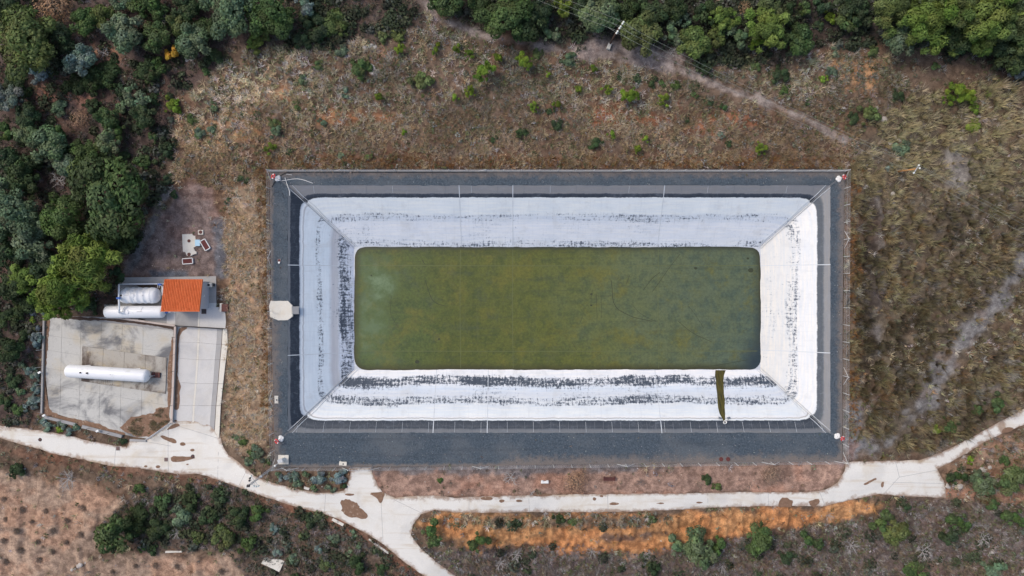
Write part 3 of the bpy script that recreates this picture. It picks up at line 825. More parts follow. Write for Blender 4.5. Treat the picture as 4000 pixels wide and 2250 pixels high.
def slope_arr(side, s, t):
    L = lambda a, b: a + (b - a) * t
    if side in ('north', 'south'):
        y = L(RY1, WY1) if side == 'north' else L(RY0, WY0)
        x0, x1 = L(RX0, WX0), L(RX1, WX1); x = x0 + (x1 - x0) * s; al = x
    else:
        x = L(RX0, WX0) if side == 'west' else L(RX1, WX1)
        y0, y1 = L(RY1, WY1), L(RY0, WY0); y = y0 + (y1 - y0) * s; al = y
    w = (fbm(al * .35, t * 2.5, 81 + len(side), 4) - .5) * .30 * np.clip(t * 6, 0, 1) * np.clip(np.minimum(s, 1 - s) * 14, 0, 1)
    z = -DEP * t + w + .012
    # the membrane sags a little along the buried joints
    return np.stack([x, y, z], -1), al
def span_at(side, t):
    """the two ends of a slope (its mitred corners) at t, along the slope's own direction"""
    L = lambda a, b: a + (b - a) * t
    return (L(RX0, WX0), L(RX1, WX1)) if side in ('north', 'south') else (L(RY1, WY1), L(RY0, WY0))
def along_s(side, q, t):
    e0, e1 = span_at(side, t)
    return np.clip((q - e0) / (e1 - e0), 0, 1)
def panel(side, qa, qb):
    """one membrane sheet between two joints that run straight down the slope"""
    ln = abs(qb - qa); ns = max(4, int(ln / .7)); ntt = 18
    Qg, Tg = np.meshgrid(np.linspace(0, 1, ns + 1), np.linspace(0, 1.06, ntt + 1)); Qg, Tg = Qg.ravel(), Tg.ravel()
    e0, e1 = span_at(side, np.clip(Tg, 0, 1.06))
    lo, hi = (np.minimum(e0, e1), np.maximum(e0, e1))
    a = np.clip(np.full(len(Tg), qa), lo, hi); b = np.clip(np.full(len(Tg), qb), lo, hi)
    q = a + (b - a) * Qg
    V, al = slope_arr(side, (q - e0) / (e1 - e0), Tg)
    I = np.arange(V.shape[0]).reshape(ntt + 1, ns + 1)
    Fq = np.stack([I[:-1, :-1], I[:-1, 1:], I[1:, 1:], I[1:, :-1]], -1).reshape(-1, 4)
    A = V[Fq[:, 1]] - V[Fq[:, 0]]; B = V[Fq[:, 3]] - V[Fq[:, 0]]; A2 = V[Fq[:, 2]] - V[Fq[:, 3]]
    nz_ = A[:, 0] * B[:, 1] - A[:, 1] * B[:, 0] + A2[:, 0] * B[:, 1] - A2[:, 1] * B[:, 0]
    Fq[nz_ < 0] = Fq[nz_ < 0][:, ::-1]
    me = mkmesh('liner_panel', V, Fq, M['liner_' + side], True, {'suv': ('FLOAT_VECTOR', np.c_[al, Tg - .085 * np.exp(-np.minimum(np.abs(q - e0), np.abs(e1 - q)) / 1.1) * np.clip(Tg * 7, 0, 1) * np.clip((.9 - Tg) * 3, 0, 1), np.zeros(len(al))])})
    return link('liner_panel', me, res)
SEAMS = {'north': [1158, 1290, 1663], 'south': [1094, 1227, 1656], 'west': [668, 890], 'east': [667, 884]}
for side, ss in SEAMS.items():
    qs = [px0(p, 0, -3)[0] if side in ('north', 'south') else px0(0, p, -3)[1] for p in ss]
    e0, e1 = span_at(side, 0.0); e0, e1 = min(e0, e1), max(e0, e1)
    qs = sorted(qs); br_ = [e0] + qs + [e1]
    for a, b in zip(br_[:-1], br_[1:]): panel(side, a, b)
    for q in qs:
        tt = np.linspace(0, 1.0, 24)
        V, _ = slope_arr(side, along_s(side, q, tt), tt)
        V[:, 2] += .03
        half = .03 + .05 * vnoise(tt * 14, tt * 0, 5)
        off = np.zeros((24, 3)); off[:, 0 if side in ('north', 'south') else 1] = half
        VV = np.concatenate([V - off, V + off, V - off - [0, 0, .05], V + off - [0, 0, .05]])
        Fs = []
        for i in range(23):
            Fs += [(i, i + 1, 24 + i + 1, 24 + i), (i, 48 + i, 48 + i + 1, i + 1), (24 + i, 24 + i + 1, 72 + i + 1, 72 + i)]
        link('seam', mkmesh('seam', VV, Fs, M['seam']), res)
# narrow welds between the sheets at the top of each slope
for side, pxs, t1_ in (('south', range(748, 2075, 22), .17), ('north', range(790, 2060, 66), .12)):
    for k, pxx in enumerate(pxs):
        q = px0(pxx, 0, -.5)[0]; tt = np.linspace(.01, t1_, 5)
        V, _ = slope_arr(side, along_s(side, q, tt), tt); V[:, 2] += .012
        MB().tube(V, .022, 4).build('weld', M['seam_dark' if k % 3 else 'seam'], res)
# folded corner strips of the membrane, two ridges per corner
for cs, (sa, sb) in {'nw': (('north', 0), ('west', 0)), 'ne': (('north', 1), ('east', 0)), 'sw': (('south', 0), ('west', 1)), 'se': (('south', 1), ('east', 1))}.items():
    for side, e in (sa, sb):
        tt = np.linspace(0.0, 1.0, 22)
        ee = e + (1 - 2 * e) * (.006 + .004 * vnoise(tt * 6, tt * 0, 3))
        V, _ = slope_arr(side, ee, tt); V[:, 2] += .05 + .03 * vnoise(tt * 9, tt * 0, 8)
        MB().tube(V, [.03 + .04 * float(vnoise(np.array([q * 8]), np.array([0.]), 4)[0]) for q in tt], 5).build('corner_fold', M['seam'], res)

# algae covered bed with rounded corners
bx0, bx1, by0, by1 = WX0, WX1, WY0, WY1
R = 1.9
bp = []
for (cx_, cy_, a0) in [(bx1 - R, by1 - R, 0), (bx0 + R, by1 - R, 90), (bx0 + R, by0 + R, 180), (bx1 - R, by0 + R, 270)]:
    for k in range(7):
        t = math.radians(a0 + 15 * k); bp.append((cx_ + R * math.cos(t), cy_ + R * math.sin(t)))
bp = ragged(bp, .5, .22, 12, .35)
# white crusted sill between the rounded bed and the square foot of the slopes
bed = drape('algae_bed', bp, -DEP + .05, M['algae'], 1.0, .1, zfun=flat0)
sill = drape('liner_foot', [(bx0 - .6, by0 - .6), (bx1 + .6, by0 - .6), (bx1 + .6, by1 + .6), (bx0 - .6, by1 + .6)], -DEP + .012, M['seam'], 3, .02, zfun=flat0)
sill.parent = res
bv = np.array([v.co[:2] for v in bed.data.vertices])
de = polydist(bv[:, 0], bv[:, 1], bp)
nz = fbm(bv[:, 0] * .3, bv[:, 1] * .3, 91, 5, .6)
wd = np.full(len(bv), .9); 
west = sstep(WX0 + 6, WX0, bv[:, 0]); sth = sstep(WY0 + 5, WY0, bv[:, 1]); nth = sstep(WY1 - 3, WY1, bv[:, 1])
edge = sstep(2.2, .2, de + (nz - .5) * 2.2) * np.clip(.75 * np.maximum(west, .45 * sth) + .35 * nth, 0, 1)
tp = np.array([px0(x, y, -DEP) for x, y in [(910,640),(960,645),(985,680),(990,720),(960,745),(930,760),(905,730)]])
turq = sstep(2.5, -3.0, sdf(bv[:, 0], bv[:, 1], tp) + (nz - .5) * 9) * .85
turq = np.maximum(turq, .45 * sstep(3, -2, sdf(bv[:, 0], bv[:, 1], [px0(x, y, -DEP) for x, y in [(900,640),(940,640),(960,880),(900,900)]]) + (nz - .5) * 8))
dpx = px0(1917, 910, -DEP)
dd = np.hypot((bv[:, 0] - dpx[0]) / 1.0, (bv[:, 1] - dpx[1]) / 1.1)
deep = np.maximum(sstep(5.5, 1.0, dd + (nz - .5) * 3), sstep(1.5, .1, (WX1 - bv[:, 0]) + (nz - .5) * 1.6) * .75 * sstep(WY0 + 16, WY0 + 3, bv[:, 1]))
deep = np.maximum(deep, .4 * sstep(.6, .1, de) * sstep(WY1 - 2, WY1, bv[:, 1]))
for nm, ar in (('edge', edge), ('turq', turq), ('deep', deep)):
    at = bed.data.attributes.new(nm, 'FLOAT', 'POINT'); at.data.foreach_set('value', ar.astype(np.float32))
tag(bed, 'olive green algae covered reservoir bed', kind='structure')
def bedline(nm, pts, wdt, mat, z=-DEP + .056):
    w = [px0(*p, -DEP) for p in smooth_poly(pts, 2, False)]
    return drape(nm, line_poly(w, wdt), z, M[mat], 6, .03, zfun=flat0, parent=bed)
for y in (668, 883): bedline('bed_seam', [(905, y), (1400, y + 1), (1905, y)], .10, 'bed_seam')
for x in (1158, 1290, 1656): bedline('bed_seam', [(x, 628), (x - 1, 780), (x + 1, 926)], .09, 'bed_seam')
for pts, wd_ in [([(1062,654),(1068,664)],.1),([(1070,705),(1082,745),(1093,762),(1120,770)],.09),([(985,745),(980,790),(1000,820)],.05),([(1537,705),(1540,725),(1541,752),(1546,768),(1556,780),(1585,795),(1600,800),(1640,808)],.10),
    ([(1592,768),(1605,785),(1635,803),(1650,808)],.06),([(1500,740),(1502,800)],.06),([(1512,742),(1514,800)],.05),([(1490,730),(1486,752)],.08),([(1710,640),(1690,665),(1672,690),(1655,715),(1640,735)],.07),([(1585,690),(1575,715)],.06),
    ([(1660,685),(1640,700),(1618,730)],.08),([(1706,808),(1740,838),(1790,860)],.08),([(1730,770),(1745,785),(1770,825)],.05),([(1740,924),(1800,920),(1880,905)],.07),([(1340,652),(1360,648)],.04),([(1460,810),(1466,795)],.05),([(1440,862),(1450,880)],.05)]:
    bedline('liner_crease', pts, wd_, 'crease', -DEP + .062)
for x, y, r in [(1050,910,5),(1105,853,3),(1750,675,4),(1488,740,3),(1487,768,2.5),(1888,680,6),(935,693,2),(1881,650,3)]:
    drape('debris_patch', ragged([px0(x + r * math.cos(t) * 1.2, y + r * math.sin(t) * .9, -DEP) for t in np.linspace(0, 5.6, 9)], .15, .12, int(x), 3), -DEP + .07, M['crease'], 2, .04, zfun=flat0, parent=bed)

# stain of algae under the inlet
tS = lambda side, pxx, pyy: None
def south_t(py):
    # photo row -> t on the south slope
    lo, hi = 0.0, 1.0
    for _ in range(40):
        m = (lo + hi) / 2; y = RY0 + (WY0 - RY0) * m; z = -DEP * m
        row = CY - y / (S * (H - z) / H)
        if row > py: lo = m
        else: hi = m
    return m
def south_pt(px, py, dz=.04):
    t = south_t(py); z = -DEP * t; x, y = px0(px, py, z)
    s = (x - (RX0 + (WX0 - RX0) * t)) / ((RX1 - RX0) + ((WX1 - RX1) - (WX0 - RX0)) * t)
    V, _ = slope_arr('south', np.array([s]), np.array([t]))
    return Vector((x, y, V[0][2] + dz))
rows = [(931,1799,1825),(944,1799,1821),(958,1801,1819),(972,1801,1821),(990,1803,1822),(1008,1805,1823),(1025,1807,1823),(1040,1811,1824),(1050,1815,1824),(1059,1819,1825)]
V = []; Fq = []
for i, (y, a, b) in enumerate(rows):
    ja, jb = random.uniform(-1, 1), random.uniform(-1, 1)
    for k in range(5): V.append(south_pt(a + ja + (b + jb - a - ja) * k / 4, y, .035 if k in (1, 2, 3) else .012))
for i in range(len(rows) - 1):
    for k in range(4): Fq.append((i * 5 + k, (i + 1) * 5 + k, (i + 1) * 5 + k + 1, i * 5 + k + 1)[::-1])
st_ = link('algae_trickle', mkmesh('algae_trickle', V, Fq, M['streak'], True)); tag(st_, 'yellow green algae streak below the inlet pipe', kind='stuff')
# ------------------------------------------------------------------ pump house, apron and white tanks
AZ = -1.93
apron = thing('apron', None, None); tag(apron, 'grey concrete apron round the pump house and tanks', kind='structure')
def slab0(pts, z, nm, mat, par, th=.3): return MB().prism(shrink([px0(*p, z) for p in pts], .02), z - th, z).build(nm, M[mat], par)
slab0([(296.5,698),(420,696.5),(420,711),(310,713),(296.5,713)], AZ, 'slab', 'apron', apron)
slab0([(420,696.5),(543.6,694.6),(544,745),(420,746)], AZ - .004, 'slab', 'apron', apron)
slab0([(420,746),(544,745),(544.5,762),(420,764)], AZ, 'slab', 'apron', apron)
slab0([(420,764),(544.5,762),(544.5,772),(572,776),(567,826),(501,822),(501,782),(420,782)], AZ - .008, 'slab', 'drive', apron)
slab0([(441,782),(501,782),(501,822),(441,819)], AZ, 'slab', 'apron', apron)
slab0([(419,782),(441,782),(441,819),(419,816)], AZ - .002, 'slab', 'drive', apron)
slab0([(297,713),(420,711),(420,766),(297,766)], AZ - .12, 'basin_slab', 'apron', apron)
slab0([(262,766),(419,766),(419,815),(262,796)], AZ - .05, 'slab', 'apron', apron)
slab0([(499,782),(503,782),(501.5,822),(497.5,822)], AZ + .03, 'channel_strip', 'pale_conc', apron, .2)

house = thing('pump_house', 'small pump house with an orange barrel tile roof and pale walls', 'building', (-55.7, -1.2, AZ))
hl = lambda x, y, z: (x + 55.7, y + 1.2, z)
wx0, wx1, wy0, wy1 = -58.75, -52.66, -3.5, 1.12
zs, zn = 3.86, 2.78      # wall heights at the south and north side
vv = [hl(wx0, wy0, 0), hl(wx1, wy0, 0), hl(wx1, wy1, 0), hl(wx0, wy1, 0), hl(wx0, wy0, zs), hl(wx1, wy0, zs), hl(wx1, wy1, zn), hl(wx0, wy1, zn)]
link('wall', mkmesh('wall', vv, [(0,1,5,4),(1,2,6,5),(2,3,7,6),(3,0,4,7),(4,5,6,7)], M['white_wall']), house)
MB().box(hl(-55.6, wy0 - .03, 1.05), (1.1, .1, 2.1)).build('door', M['grey_metal'], house)
MB().box(hl(-57.4, wy0 - .03, 1.6), (.9, .1, .7)).build('window', M['window_and_shade'], house)
MB().box(hl(wx1 + .03, -1.35, 1.9), (.1, .35, .18)).build('wall_lamp', M['white_plastic'], house)
MB().tube([hl(wx1 + .05, wy1 - .1, zn - .1), hl(wx1 + .05, wy1 - .1, .1)], .05).build('drain_pipe', M['grey_metal'], house)
rx0, rx1, ry0, ry1 = -59.05, -52.5, -3.87, 1.48
def rz(y): return zs + .10 + (zn - zs) * (y - wy0) / (wy1 - wy0)
m = MB()
a = [hl(rx0, ry0, rz(ry0) - .10), hl(rx1, ry0, rz(ry0) - .10), hl(rx1, ry1, rz(ry1) - .10), hl(rx0, ry1, rz(ry1) - .10)]
b = [(x, y, z + .08) for x, y, z in a]
m.add(a + b, [(3,2,1,0),(4,5,6,7),(0,1,5,4),(1,2,6,5),(2,3,7,6),(3,0,4,7)])
roof = m.build('roof', M['tile'], house)
NC, NR = 24, 11
cw, rl_ = (rx1 - rx0) / NC, (ry1 - ry0) / NR
v = []; f = []
for i, (yy, rr, zz) in enumerate([(-.02, .36, .035), (1.06, .30, .0)]):
    for k in range(6):
        t = math.pi * k / 5
        v.append((math.cos(t) * cw * rr * 1.15, yy * rl_, math.sin(t) * cw * rr * 1.3 + zz))
for k in range(5): f.append((k, k + 1, 7 + k, 6 + k))
f.append((0, 5, 4, 3, 2, 1))
tme = mkmesh('roof_tile', v, f, M['tile'], False)
ang = math.atan2(rz(ry1) - rz(ry0), ry1 - ry0)
for i in range(NC):
    for j in range(NR):
        y = ry0 + rl_ * j
        link('roof_tile', tme, roof, hl(rx0 + cw * (i + .5), y, rz(y) - .015), (ang, random.uniform(-.02, .02), random.uniform(-.012, .012)))
MB().tube([hl(rx0 - .02, ry0 - .02, rz(ry0)), hl(rx1 + .02, ry0 - .02, rz(ry0))], .09, 8).build('ridge_cap', M['tile'], house)

def cap_prof(R, L, dome, ribs=()):
    pr = []
    for k in range(8):
        t = math.pi / 2 * k / 7; pr.append((max(.01, R * math.sin(t)), -L / 2 + dome * (1 - math.cos(t))))
    z0, z1 = -L / 2 + dome, L / 2 - dome
    for rb in ribs:
        for d, e in ((-.20, 0), (-.14, .055), (.14, .055), (.20, 0)): pr.append((R + e, z0 + (z1 - z0) * rb + d))
    for k in range(7, -1, -1):
        t = math.pi / 2 * k / 7; pr.append((max(.01, R * math.sin(t)), L / 2 - dome * (1 - math.cos(t))))
    return pr
def tank(label, cx, cy, L, R, dome, ang_, base_z, cz, ribs=(), saddles=(-.3, .3)):
    t = thing('storage_tank', label, 'tank', (cx, cy, base_z), ang_)
    h = cz - base_z
    M4 = Matrix.Translation((0, 0, h)) @ Matrix.Rotation(math.pi / 2, 4, 'Y')
    MB().lathe(cap_prof(R, L, dome, ribs), 40, M4).build('shell', M['white_paint'], t, True)
    for s in saddles:
        MB().box((s * L, 0, (h - R * .55) / 2), (.35, R * 1.5, h - R * .55)).build('saddle', M['kerb'], t)
    return t, h
ta, ha = tank('short white ribbed tank lying beside the orange roofed pump house', -63.9, -1.27, 7.0, 1.34, .95, 0, AZ - .12, -.45, (.08, .29, .5, .71, .92))
tb, hb = tank('long white tank running in under the south edge of the orange roof', -64.9, -4.1, 10.4, 1.05, .55, 0, AZ - .05, -.72)
tc, hc = tank('longest white tank alone on the raised pad of the concrete yard', -69.4, -14.65, 14.45, 1.11, .75, math.atan2(-.95, 14.4), padz, -.40)
def lid(par, h, R, x, r, mat='white_paint', nm='manhole_lid', y=0.0, th=.09):
    z = h + math.sqrt(max(0, R * R - y * y))
    return MB().lathe([(r, -.12), (r, th * .6), (r * .85, th), (r * .1, th * 1.15)], 20, Matrix.Translation((x, y, z))).build(nm, M[mat], par, False)
lid(ta, ha, 1.34, -.55, .34); lid(ta, ha, 1.34, -2.5, .15, 'dark_metal', 'fill_valve', 0, .16); lid(ta, ha, 1.34, 1.15, .13, 'grey_metal', 'vent_cap')
lid(tb, hb, 1.05, -.75, .34); 
lid(tc, hc, 1.11, -4.0, .13, 'dark_metal', 'fill_valve', 0, .2); lid(tc, hc, 1.11, -2.85, .16, 'dark_metal', 'fill_valve', 0, .22); lid(tc, hc, 1.11, 1.1, .06, 'grey_metal', 'vent_cap')
arc = [(-2.75, 0, ha + 1.36), (-2.8, .35, ha + 1.33), (-2.75, .75, ha + 1.15), (-2.55, 1.1, ha + .82), (-2.3, 1.3, ha + .5)]
MB().tube(arc, .035).build('hose', M['rope_dark'], ta)
for x in (-2.3, .9): MB().tube([(x, .05, hb + 1.10), (x + .85, .1, hb + 1.10)], .045).build('handle_bar', M['grey_metal'], tb)
for x in (-1.6, 1.55): MB().tube([(x, .05, hb + 1.07), (x + .12, .5, hb + .97), (x + .25, .85, hb + .7)], .018, 5).build('cable', M['rope'], tb)
MB().tube([(-2.4, -.02, ha + 1.37), (-1.5, .05, ha + 1.365), (-.6, 0, ha + 1.38), (-.5, -.7, ha + 1.17), (-.3, -1.2, ha + .68)], .014, 5).build('cable', M['rope'], ta)
MB().lathe([(.16, 0), (.16, .12), (.08, .16)], 14, Matrix.Translation((7.15, 0, hc)) @ Matrix.Rotation(math.pi / 2, 4, 'Y')).build('outlet_flange', M['grey_metal'], tc)
MB().tube([(7.25, 0, hc), (7.5, 0, hc - .3), (7.5, 0, .2)], .08).build('outlet_pipe', M['grey_metal'], tc)
for x in (-4.2, 4.4): MB().box((x, .98, hc - 1.0), (1.2, .12, .1), .12).build('foot_plate', M['white_paint'], tc)
# white pipework
pw = thing('white_pipework', 'white pipework with blue valves linking the tanks to the pump house', 'pipework', tuple(px0(299, 740, AZ)) + (AZ,))
ox, oy, oz = pw.location
def pl(px, py, z):
    x, y = px0(px, py, z); return (x - ox, y - oy, z - oz)
MB().tube([pl(299, 716, 1.05), pl(299, 745, 1.05), pl(300, 787, 1.05)], .155, 10).build('pipe', M['white_paint'], pw, True)
MB().tube([pl(299, 787, 1.0), pl(299.5, 786, .4)], .12, 8).build('pipe', M['white_paint'], pw, True)
MB().tube([pl(299, 717, 1.05), pl(302, 715, -1.2), pl(323, 714.5, -1.2), pl(412, 714, -1.2)], .16, 10).build('pipe', M['white_paint'], pw, True)
MB().tube([pl(404, 743, -.6), pl(407.5, 742, -.6), pl(407.5, 714.5, -.6), pl(397, 715.5, -.6), pl(397, 724, -.6)], .075, 8).build('pipe', M['white_paint'], pw, True)
MB().tube([pl(409.5, 754, -.5), pl(409.5, 719, -.5), pl(401, 719, -.5), pl(401, 724, -.6)], .06, 8).build('pipe', M['white_paint'], pw, True)
for px_, py_, z_ in ((298, 750, 1.1), (402, 715.5, -.45), (418, 786, -1.2)):
    b = MB(); b.box(pl(px_, py_, z_), (.62, .3, .34)); b.tube([pl(px_, py_, z_ + .15), pl(px_, py_, z_ + .42)], .05)
    q = pl(px_, py_, z_ + .42); b.lathe([(.19, 0), (.22, .03), (.19, .06)], 12, Matrix.Translation(q))
    b.build('valve', M['blue_paint'], pw)
MB().tube([pl(404, 786, -1.15), pl(428, 785, -1.2), pl(430, 783, -1.2)], .09, 8).build('pipe', M['white_paint'], pw, True)
for py_ in (720, 740): MB().tube([pl(299, py_, 1.0), pl(299, py_, AZ)], .05).build('pipe_stand', M['grey_metal'], pw)
drape('trench_shade_strip', [px0(a, b, AZ) for a, b in [(312,712),(412,711),(412,716.5),(312,717.5)]], AZ + .008, M['window_and_shade'], 3, .03, zfun=flat0, parent=apron)  # flat strip on the apron, near-black colour paints the shade of the trench
for p_, r_ in ((((330,802),),5),((((347,805)),),8)): pass
soil('soil_spill', [(324,799),(333,799),(334,803),(326,803)], AZ + .02, 'mud_dark', .06, .15, 70, flat0)
soil('soil_spill', [(347,803),(352,800),(366,804),(367,808),(352,808)], AZ + .02, 'mud_dark', .06, .15, 71, flat0)

def box_thing(name, label, cat, px, py, parts, rz_=0.0, z=None, group=None):
    p = P(px, py) if z is None else Vector((*px0(px, py, z), z))
    t = thing(name, label, cat, p, rz_, group)
    for nm, mat, c, d in parts: MB().box(c, d).build(nm, M[mat], t)
    return t
vb = box_thing('vent_box', 'pale vent box with a dark square opening by the pump house wall', 'box', 531, 717, [('housing', 'pale_conc', (0, 0, .45), (.95, .75, .9)), ('opening', 'window_and_shade', (-.05, 0, .905), (.40, .38, .03)), ('shadow_block', 'window_and_shade', (.62, .02, .30), (.14, .5, .6))], z=AZ)  # last part is a dark block standing in for the shadow beside the housing
box_thing('floor_grate', 'rusty square floor grate in front of the pump house east end', 'grate', 513, 783.5, [('frame', 'rust', (0, 0, .03), (.82, .82, .06)), ('plate', 'dark_metal', (0, 0, .05), (.70, .70, .06))], z=AZ)
g = box_thing('inspection_chamber', 'concrete chamber with a rusty grating at the top of the drive kerb', 'chamber', 564, 773.5, [('curb', 'pale_conc', (-.35, 0, .25), (.5, 1.5, .5)), ('grating', 'rust', (.3, -.05, .3), (1.15, 1.35, .5))], z=AZ)
bx = thing('grate_box', 'red brown slatted grate box beside the end of the longest tank', 'grate', (*px0(394, 943, padz), padz), -.04)
for i in range(3): MB().box((-.5 + i * .5, 0, .16), (.42, .9, .3)).build('panel', M['rust'], bx)
MB().box((-.02, 0, .12), (1.5, .82, .22)).build('core', M['dark_metal'], bx)

# ------------------------------------------------------------------ slab and hatches on the gravel yard
def polyslab(name, label, cat, pts, th, mat, zoff=0.0):
    c = np.mean(pts, axis=0); p = P(*c)
    t = thing(name, label, cat, p)
    q = [tuple((P(*a, z=p.z + th).xy - p.xy)) for a in pts]
    MB().prism(q, -.25, th).build('slab', M[mat], t)
    return t, p
sl, pz = polyslab('tank_cover_slab', 'pale concrete slab with two round covers on the reddish gravel', 'slab', [(458,589.5),(490.5,588),(492.5,608),(492.5,620),(486.5,623),(490,631),(494.5,634),(494,638.5),(486,640),(480,644),(470,643),(466,634),(460,633)], .12, 'pale_conc')
def cover(par, dx, dy, r, mat, z=.12, nm='round_cover'):
    MB().lathe([(r, 0), (r, .03), (r * .92, .045), (r * .1, .05)], 20, Matrix.Translation((dx, dy, z))).build(nm, M[mat], par)
for px_, py_, r_ in ((475.5, 606, .28), (477, 640, .30)):
    q = P(px_, py_); cover(sl, q.x - pz.x, q.y - pz.y, r_, 'rust')
box_thing('lid_box', 'pale blue square lid against the concrete slab', 'lid', 498.5, 611, [('body', 'pale_conc', (0, 0, .12), (.84, 1.05, .24)), ('lid', 'pale_blue', (0, 0, .27), (.86, 1.1, .1))])
cb = box_thing('cover_frame', 'small square white frame round a rusty disc above the pale blue lid', 'cover', 505.5, 584.5, [('frame', 'pale_conc', (0, 0, .08), (.9, .8, .16))]); cover(cb, 0, .02, .3, 'rust', .16)
def hatch(label, px, py, w_, d_, rz_):
    t = thing('hatch_box', label, 'hatch', P(px, py), rz_)
    for c, d in (((0, d_ / 2, .16), (w_, .13, .36)), ((0, -d_ / 2, .16), (w_, .13, .36)), ((w_ / 2, 0, .16), (.13, d_ - .135, .36)), ((-w_ / 2, 0, .16), (.13, d_ - .135, .36))):
        MB().box(c, d).build('curb', M['white_plastic'], t)
    MB().box((0, 0, .14), (w_ - .14, d_ - .14, .3)).build('cover', M['hatch_red'], t)
hatch('dark red hatch in a white frame, turned askew beside the pale blue lid', 517.5, 616, 1.85, .95, -1.03)
hatch('dark red hatch in a white frame, square to the foot of the slab', 473.5, 657, 1.75, .92, .07)

# ------------------------------------------------------------------ low walls, fences and gates of the tank yard
def low_wall(label, pts, wd_, h_, zb, posts=(), ph=1.6, capm='pink_cap', lean=None, pmat='dark_metal'):
    a = Vector(px0(*pts[0], zb + h_)); b = Vector(px0(*pts[1], zb + h_))
    mid = (a + b) / 2; L = (b - a).length; ang_ = math.atan2(b.y - a.y, b.x - a.x)
    t = thing('low_wall', label, 'wall', (mid.x, mid.y, zb), ang_)
    n = max(1, int(L / 2.5))
    MB().box((0, 0, h_ / 2 - .05 - .15), (L, wd_ * .8, h_ + .2)).build('wall_core', M['kerb'], t)
    for i in range(n): MB().box((-L / 2 + (i + .5) * L / n, 0, h_), (L / n - .02, wd_, .1)).build('coping', M[capm], t)
    for s in posts: MB().tube([(-L / 2 + s * L, wd_ * .2, h_), (-L / 2 + s * L, wd_ * .2, h_ + ph)], .03).build('post', M[pmat], t)
    return t
low_wall('low wall with pinkish coping between the tank yard and the drive', [(440.5,819),(431.5,1063)], .34, .55, YZ, (.12, .3, .47, .64, .82, .97), 1.3)
low_wall('low wall with pinkish coping in front of the long tank', [(262,794.5),(440,819.5)], .34, .5, YZ, (.3, .62), 1.2)
low_wall('grey kerb wall at the south west corner of the tank yard', [(112,1049),(189,1068)], .5, .35, YZ, (.55,), 1.2, 'kerb')
low_wall('grey kerb wall above the track, south of the tank yard', [(206,1073),(306,1098)], .55, .35, YZ, (.2, .7), 1.2, 'kerb')
low_wall('grey kerb wall by the open gate of the tank yard', [(326,1107),(368,1109)], .4, .12, YZ, (), 1, 'apron')
low_wall('broken pale wall along the west side of the tank yard', [(110,800),(104,1040)], .3, .35, YZ, (.15, .33, .51, .69, .87), 1.9, 'kerb', None, 'pale_post')
def gate(label, a, b, zb, h_, bars, mat, rails=3):
    A = Vector(px0(*a, zb)); B = Vector(px0(*b, zb)); L = (B - A).length
    t = thing('metal_gate', label, 'gate', (A.x, A.y, zb), math.atan2(B.y - A.y, B.x - A.x))
    f = MB()
    f.tube([(0, 0, .05), (0, 0, h_)], .05); f.tube([(L, 0, .05), (L, 0, h_)], .05)
    f.build('frame', M[mat], t)
    for i in range(rails): MB().tube([(0, 0, .15 + (h_ - .2) * i / (rails - 1)), (L, 0, .15 + (h_ - .2) * i / (rails - 1))], .045).build('rail', M[mat], t)
    for i in range(1, bars): MB().tube([(L * i / bars, 0, .15), (L * i / bars, 0, h_ - .05)], .016, 5).build('bar', M[mat], t)
gate('grey barred gate leaf standing open between the tank yard and the track', (432,1064), (377,1102), YZ, 1.7, 26, 'grey_metal')
gate('dark gate closed across the top of the drive', (445,819.5), (565,827), YZ + .03, 1.1, 40, 'dark_metal')
for px_, py_, lb in ((111,1045,'small white floodlight at the corner of the tank yard'), (245.5,1084,'small white floodlight on the kerb wall above the track'), (99.6,937,'small white floodlight on the west side of the tank yard')):
    t = thing('floodlight', lb, 'lamp', (*px0(px_, py_, YZ + .9), YZ))
    MB().tube([(0, 0, 0), (0, 0, .85)], .04).build('post', M['grey_metal'], t)
    MB().box((0, 0, .95), (.5, .34, .22), .5).build('head', M['white_plastic'], t)

# covers in the track
def manhole(label, px, py, r):
    t = thing('manhole_cover', label, 'cover', P(px, py, .05)); cover(t, 0, 0, r, 'dark_metal', 0, 'disc'); cover(t, 0, 0, r * .55, 'rust', .02, 'boss')
manhole('dark round manhole cover in the west arm of the track', 101, 1106, .32)
manhole('dark round manhole cover beside the soil streak below the drive', 485, 1148, .33)
manhole('small dark round cover set in the tank yard floor', 306, 972, .12)
def grate(label, px, py, a):
    t = thing('drain_grate', label, 'grate', P(px, py, .05))
    MB().box((0, 0, 0), (a, a, .06)).build('frame', M['kerb'], t)
    for i in range(5): MB().box((0, -a * .36 + a * .18 * i, .025), (a * .84, a * .12, .05)).build('bar', M['rust'], t)
grate('square brown drain grate at the upper edge of the track below the kerb wall', 297, 1128, .72)
grate('square brown drain grate left of the soil streak on the track', 418, 1156, .68)

# ------------------------------------------------------------------ reservoir fittings
kb = MB()
def kerbseg(name, a, b, wd_, h_, label=None):
    A = Vector(px0(*a, 0)); B = Vector(px0(*b, 0)); L = (B - A).length
    o = MB().box((0, 0, h_ / 2 - .1), (L, wd_, h_ + .3)).build(name, M['kerb'], None)
    o.location = ((A.x + B.x) / 2, (A.y + B.y) / 2, 0.02); o.rotation_euler = (0, 0, math.atan2(B.y - A.y, B.x - A.x))
    return o
k1 = kerbseg('kerb', (676,430.5), (2127,430.5), .22, .22); tag(k1, 'grey concrete kerb under the north fence', kind='structure')
fence = thing('chain_link_fence', 'tall chain link fence with pale posts round the gravel crest', 'fence', (0, 0, 0))
FZ = .0
sides = [([(680,431),(2125,431)], 32), ([(2125,431),(2121,1160)], 17), ([(2121,1160),(1700,1165.5),(936,1176)], 26), ([(882,1176.5),(692,1177)], 5), ([(692,1177),(687,1080),(680,431)], 17)]
pm = MB().tube([(0, 0, -.4), (0, 0, 2.05)], .045, 6)
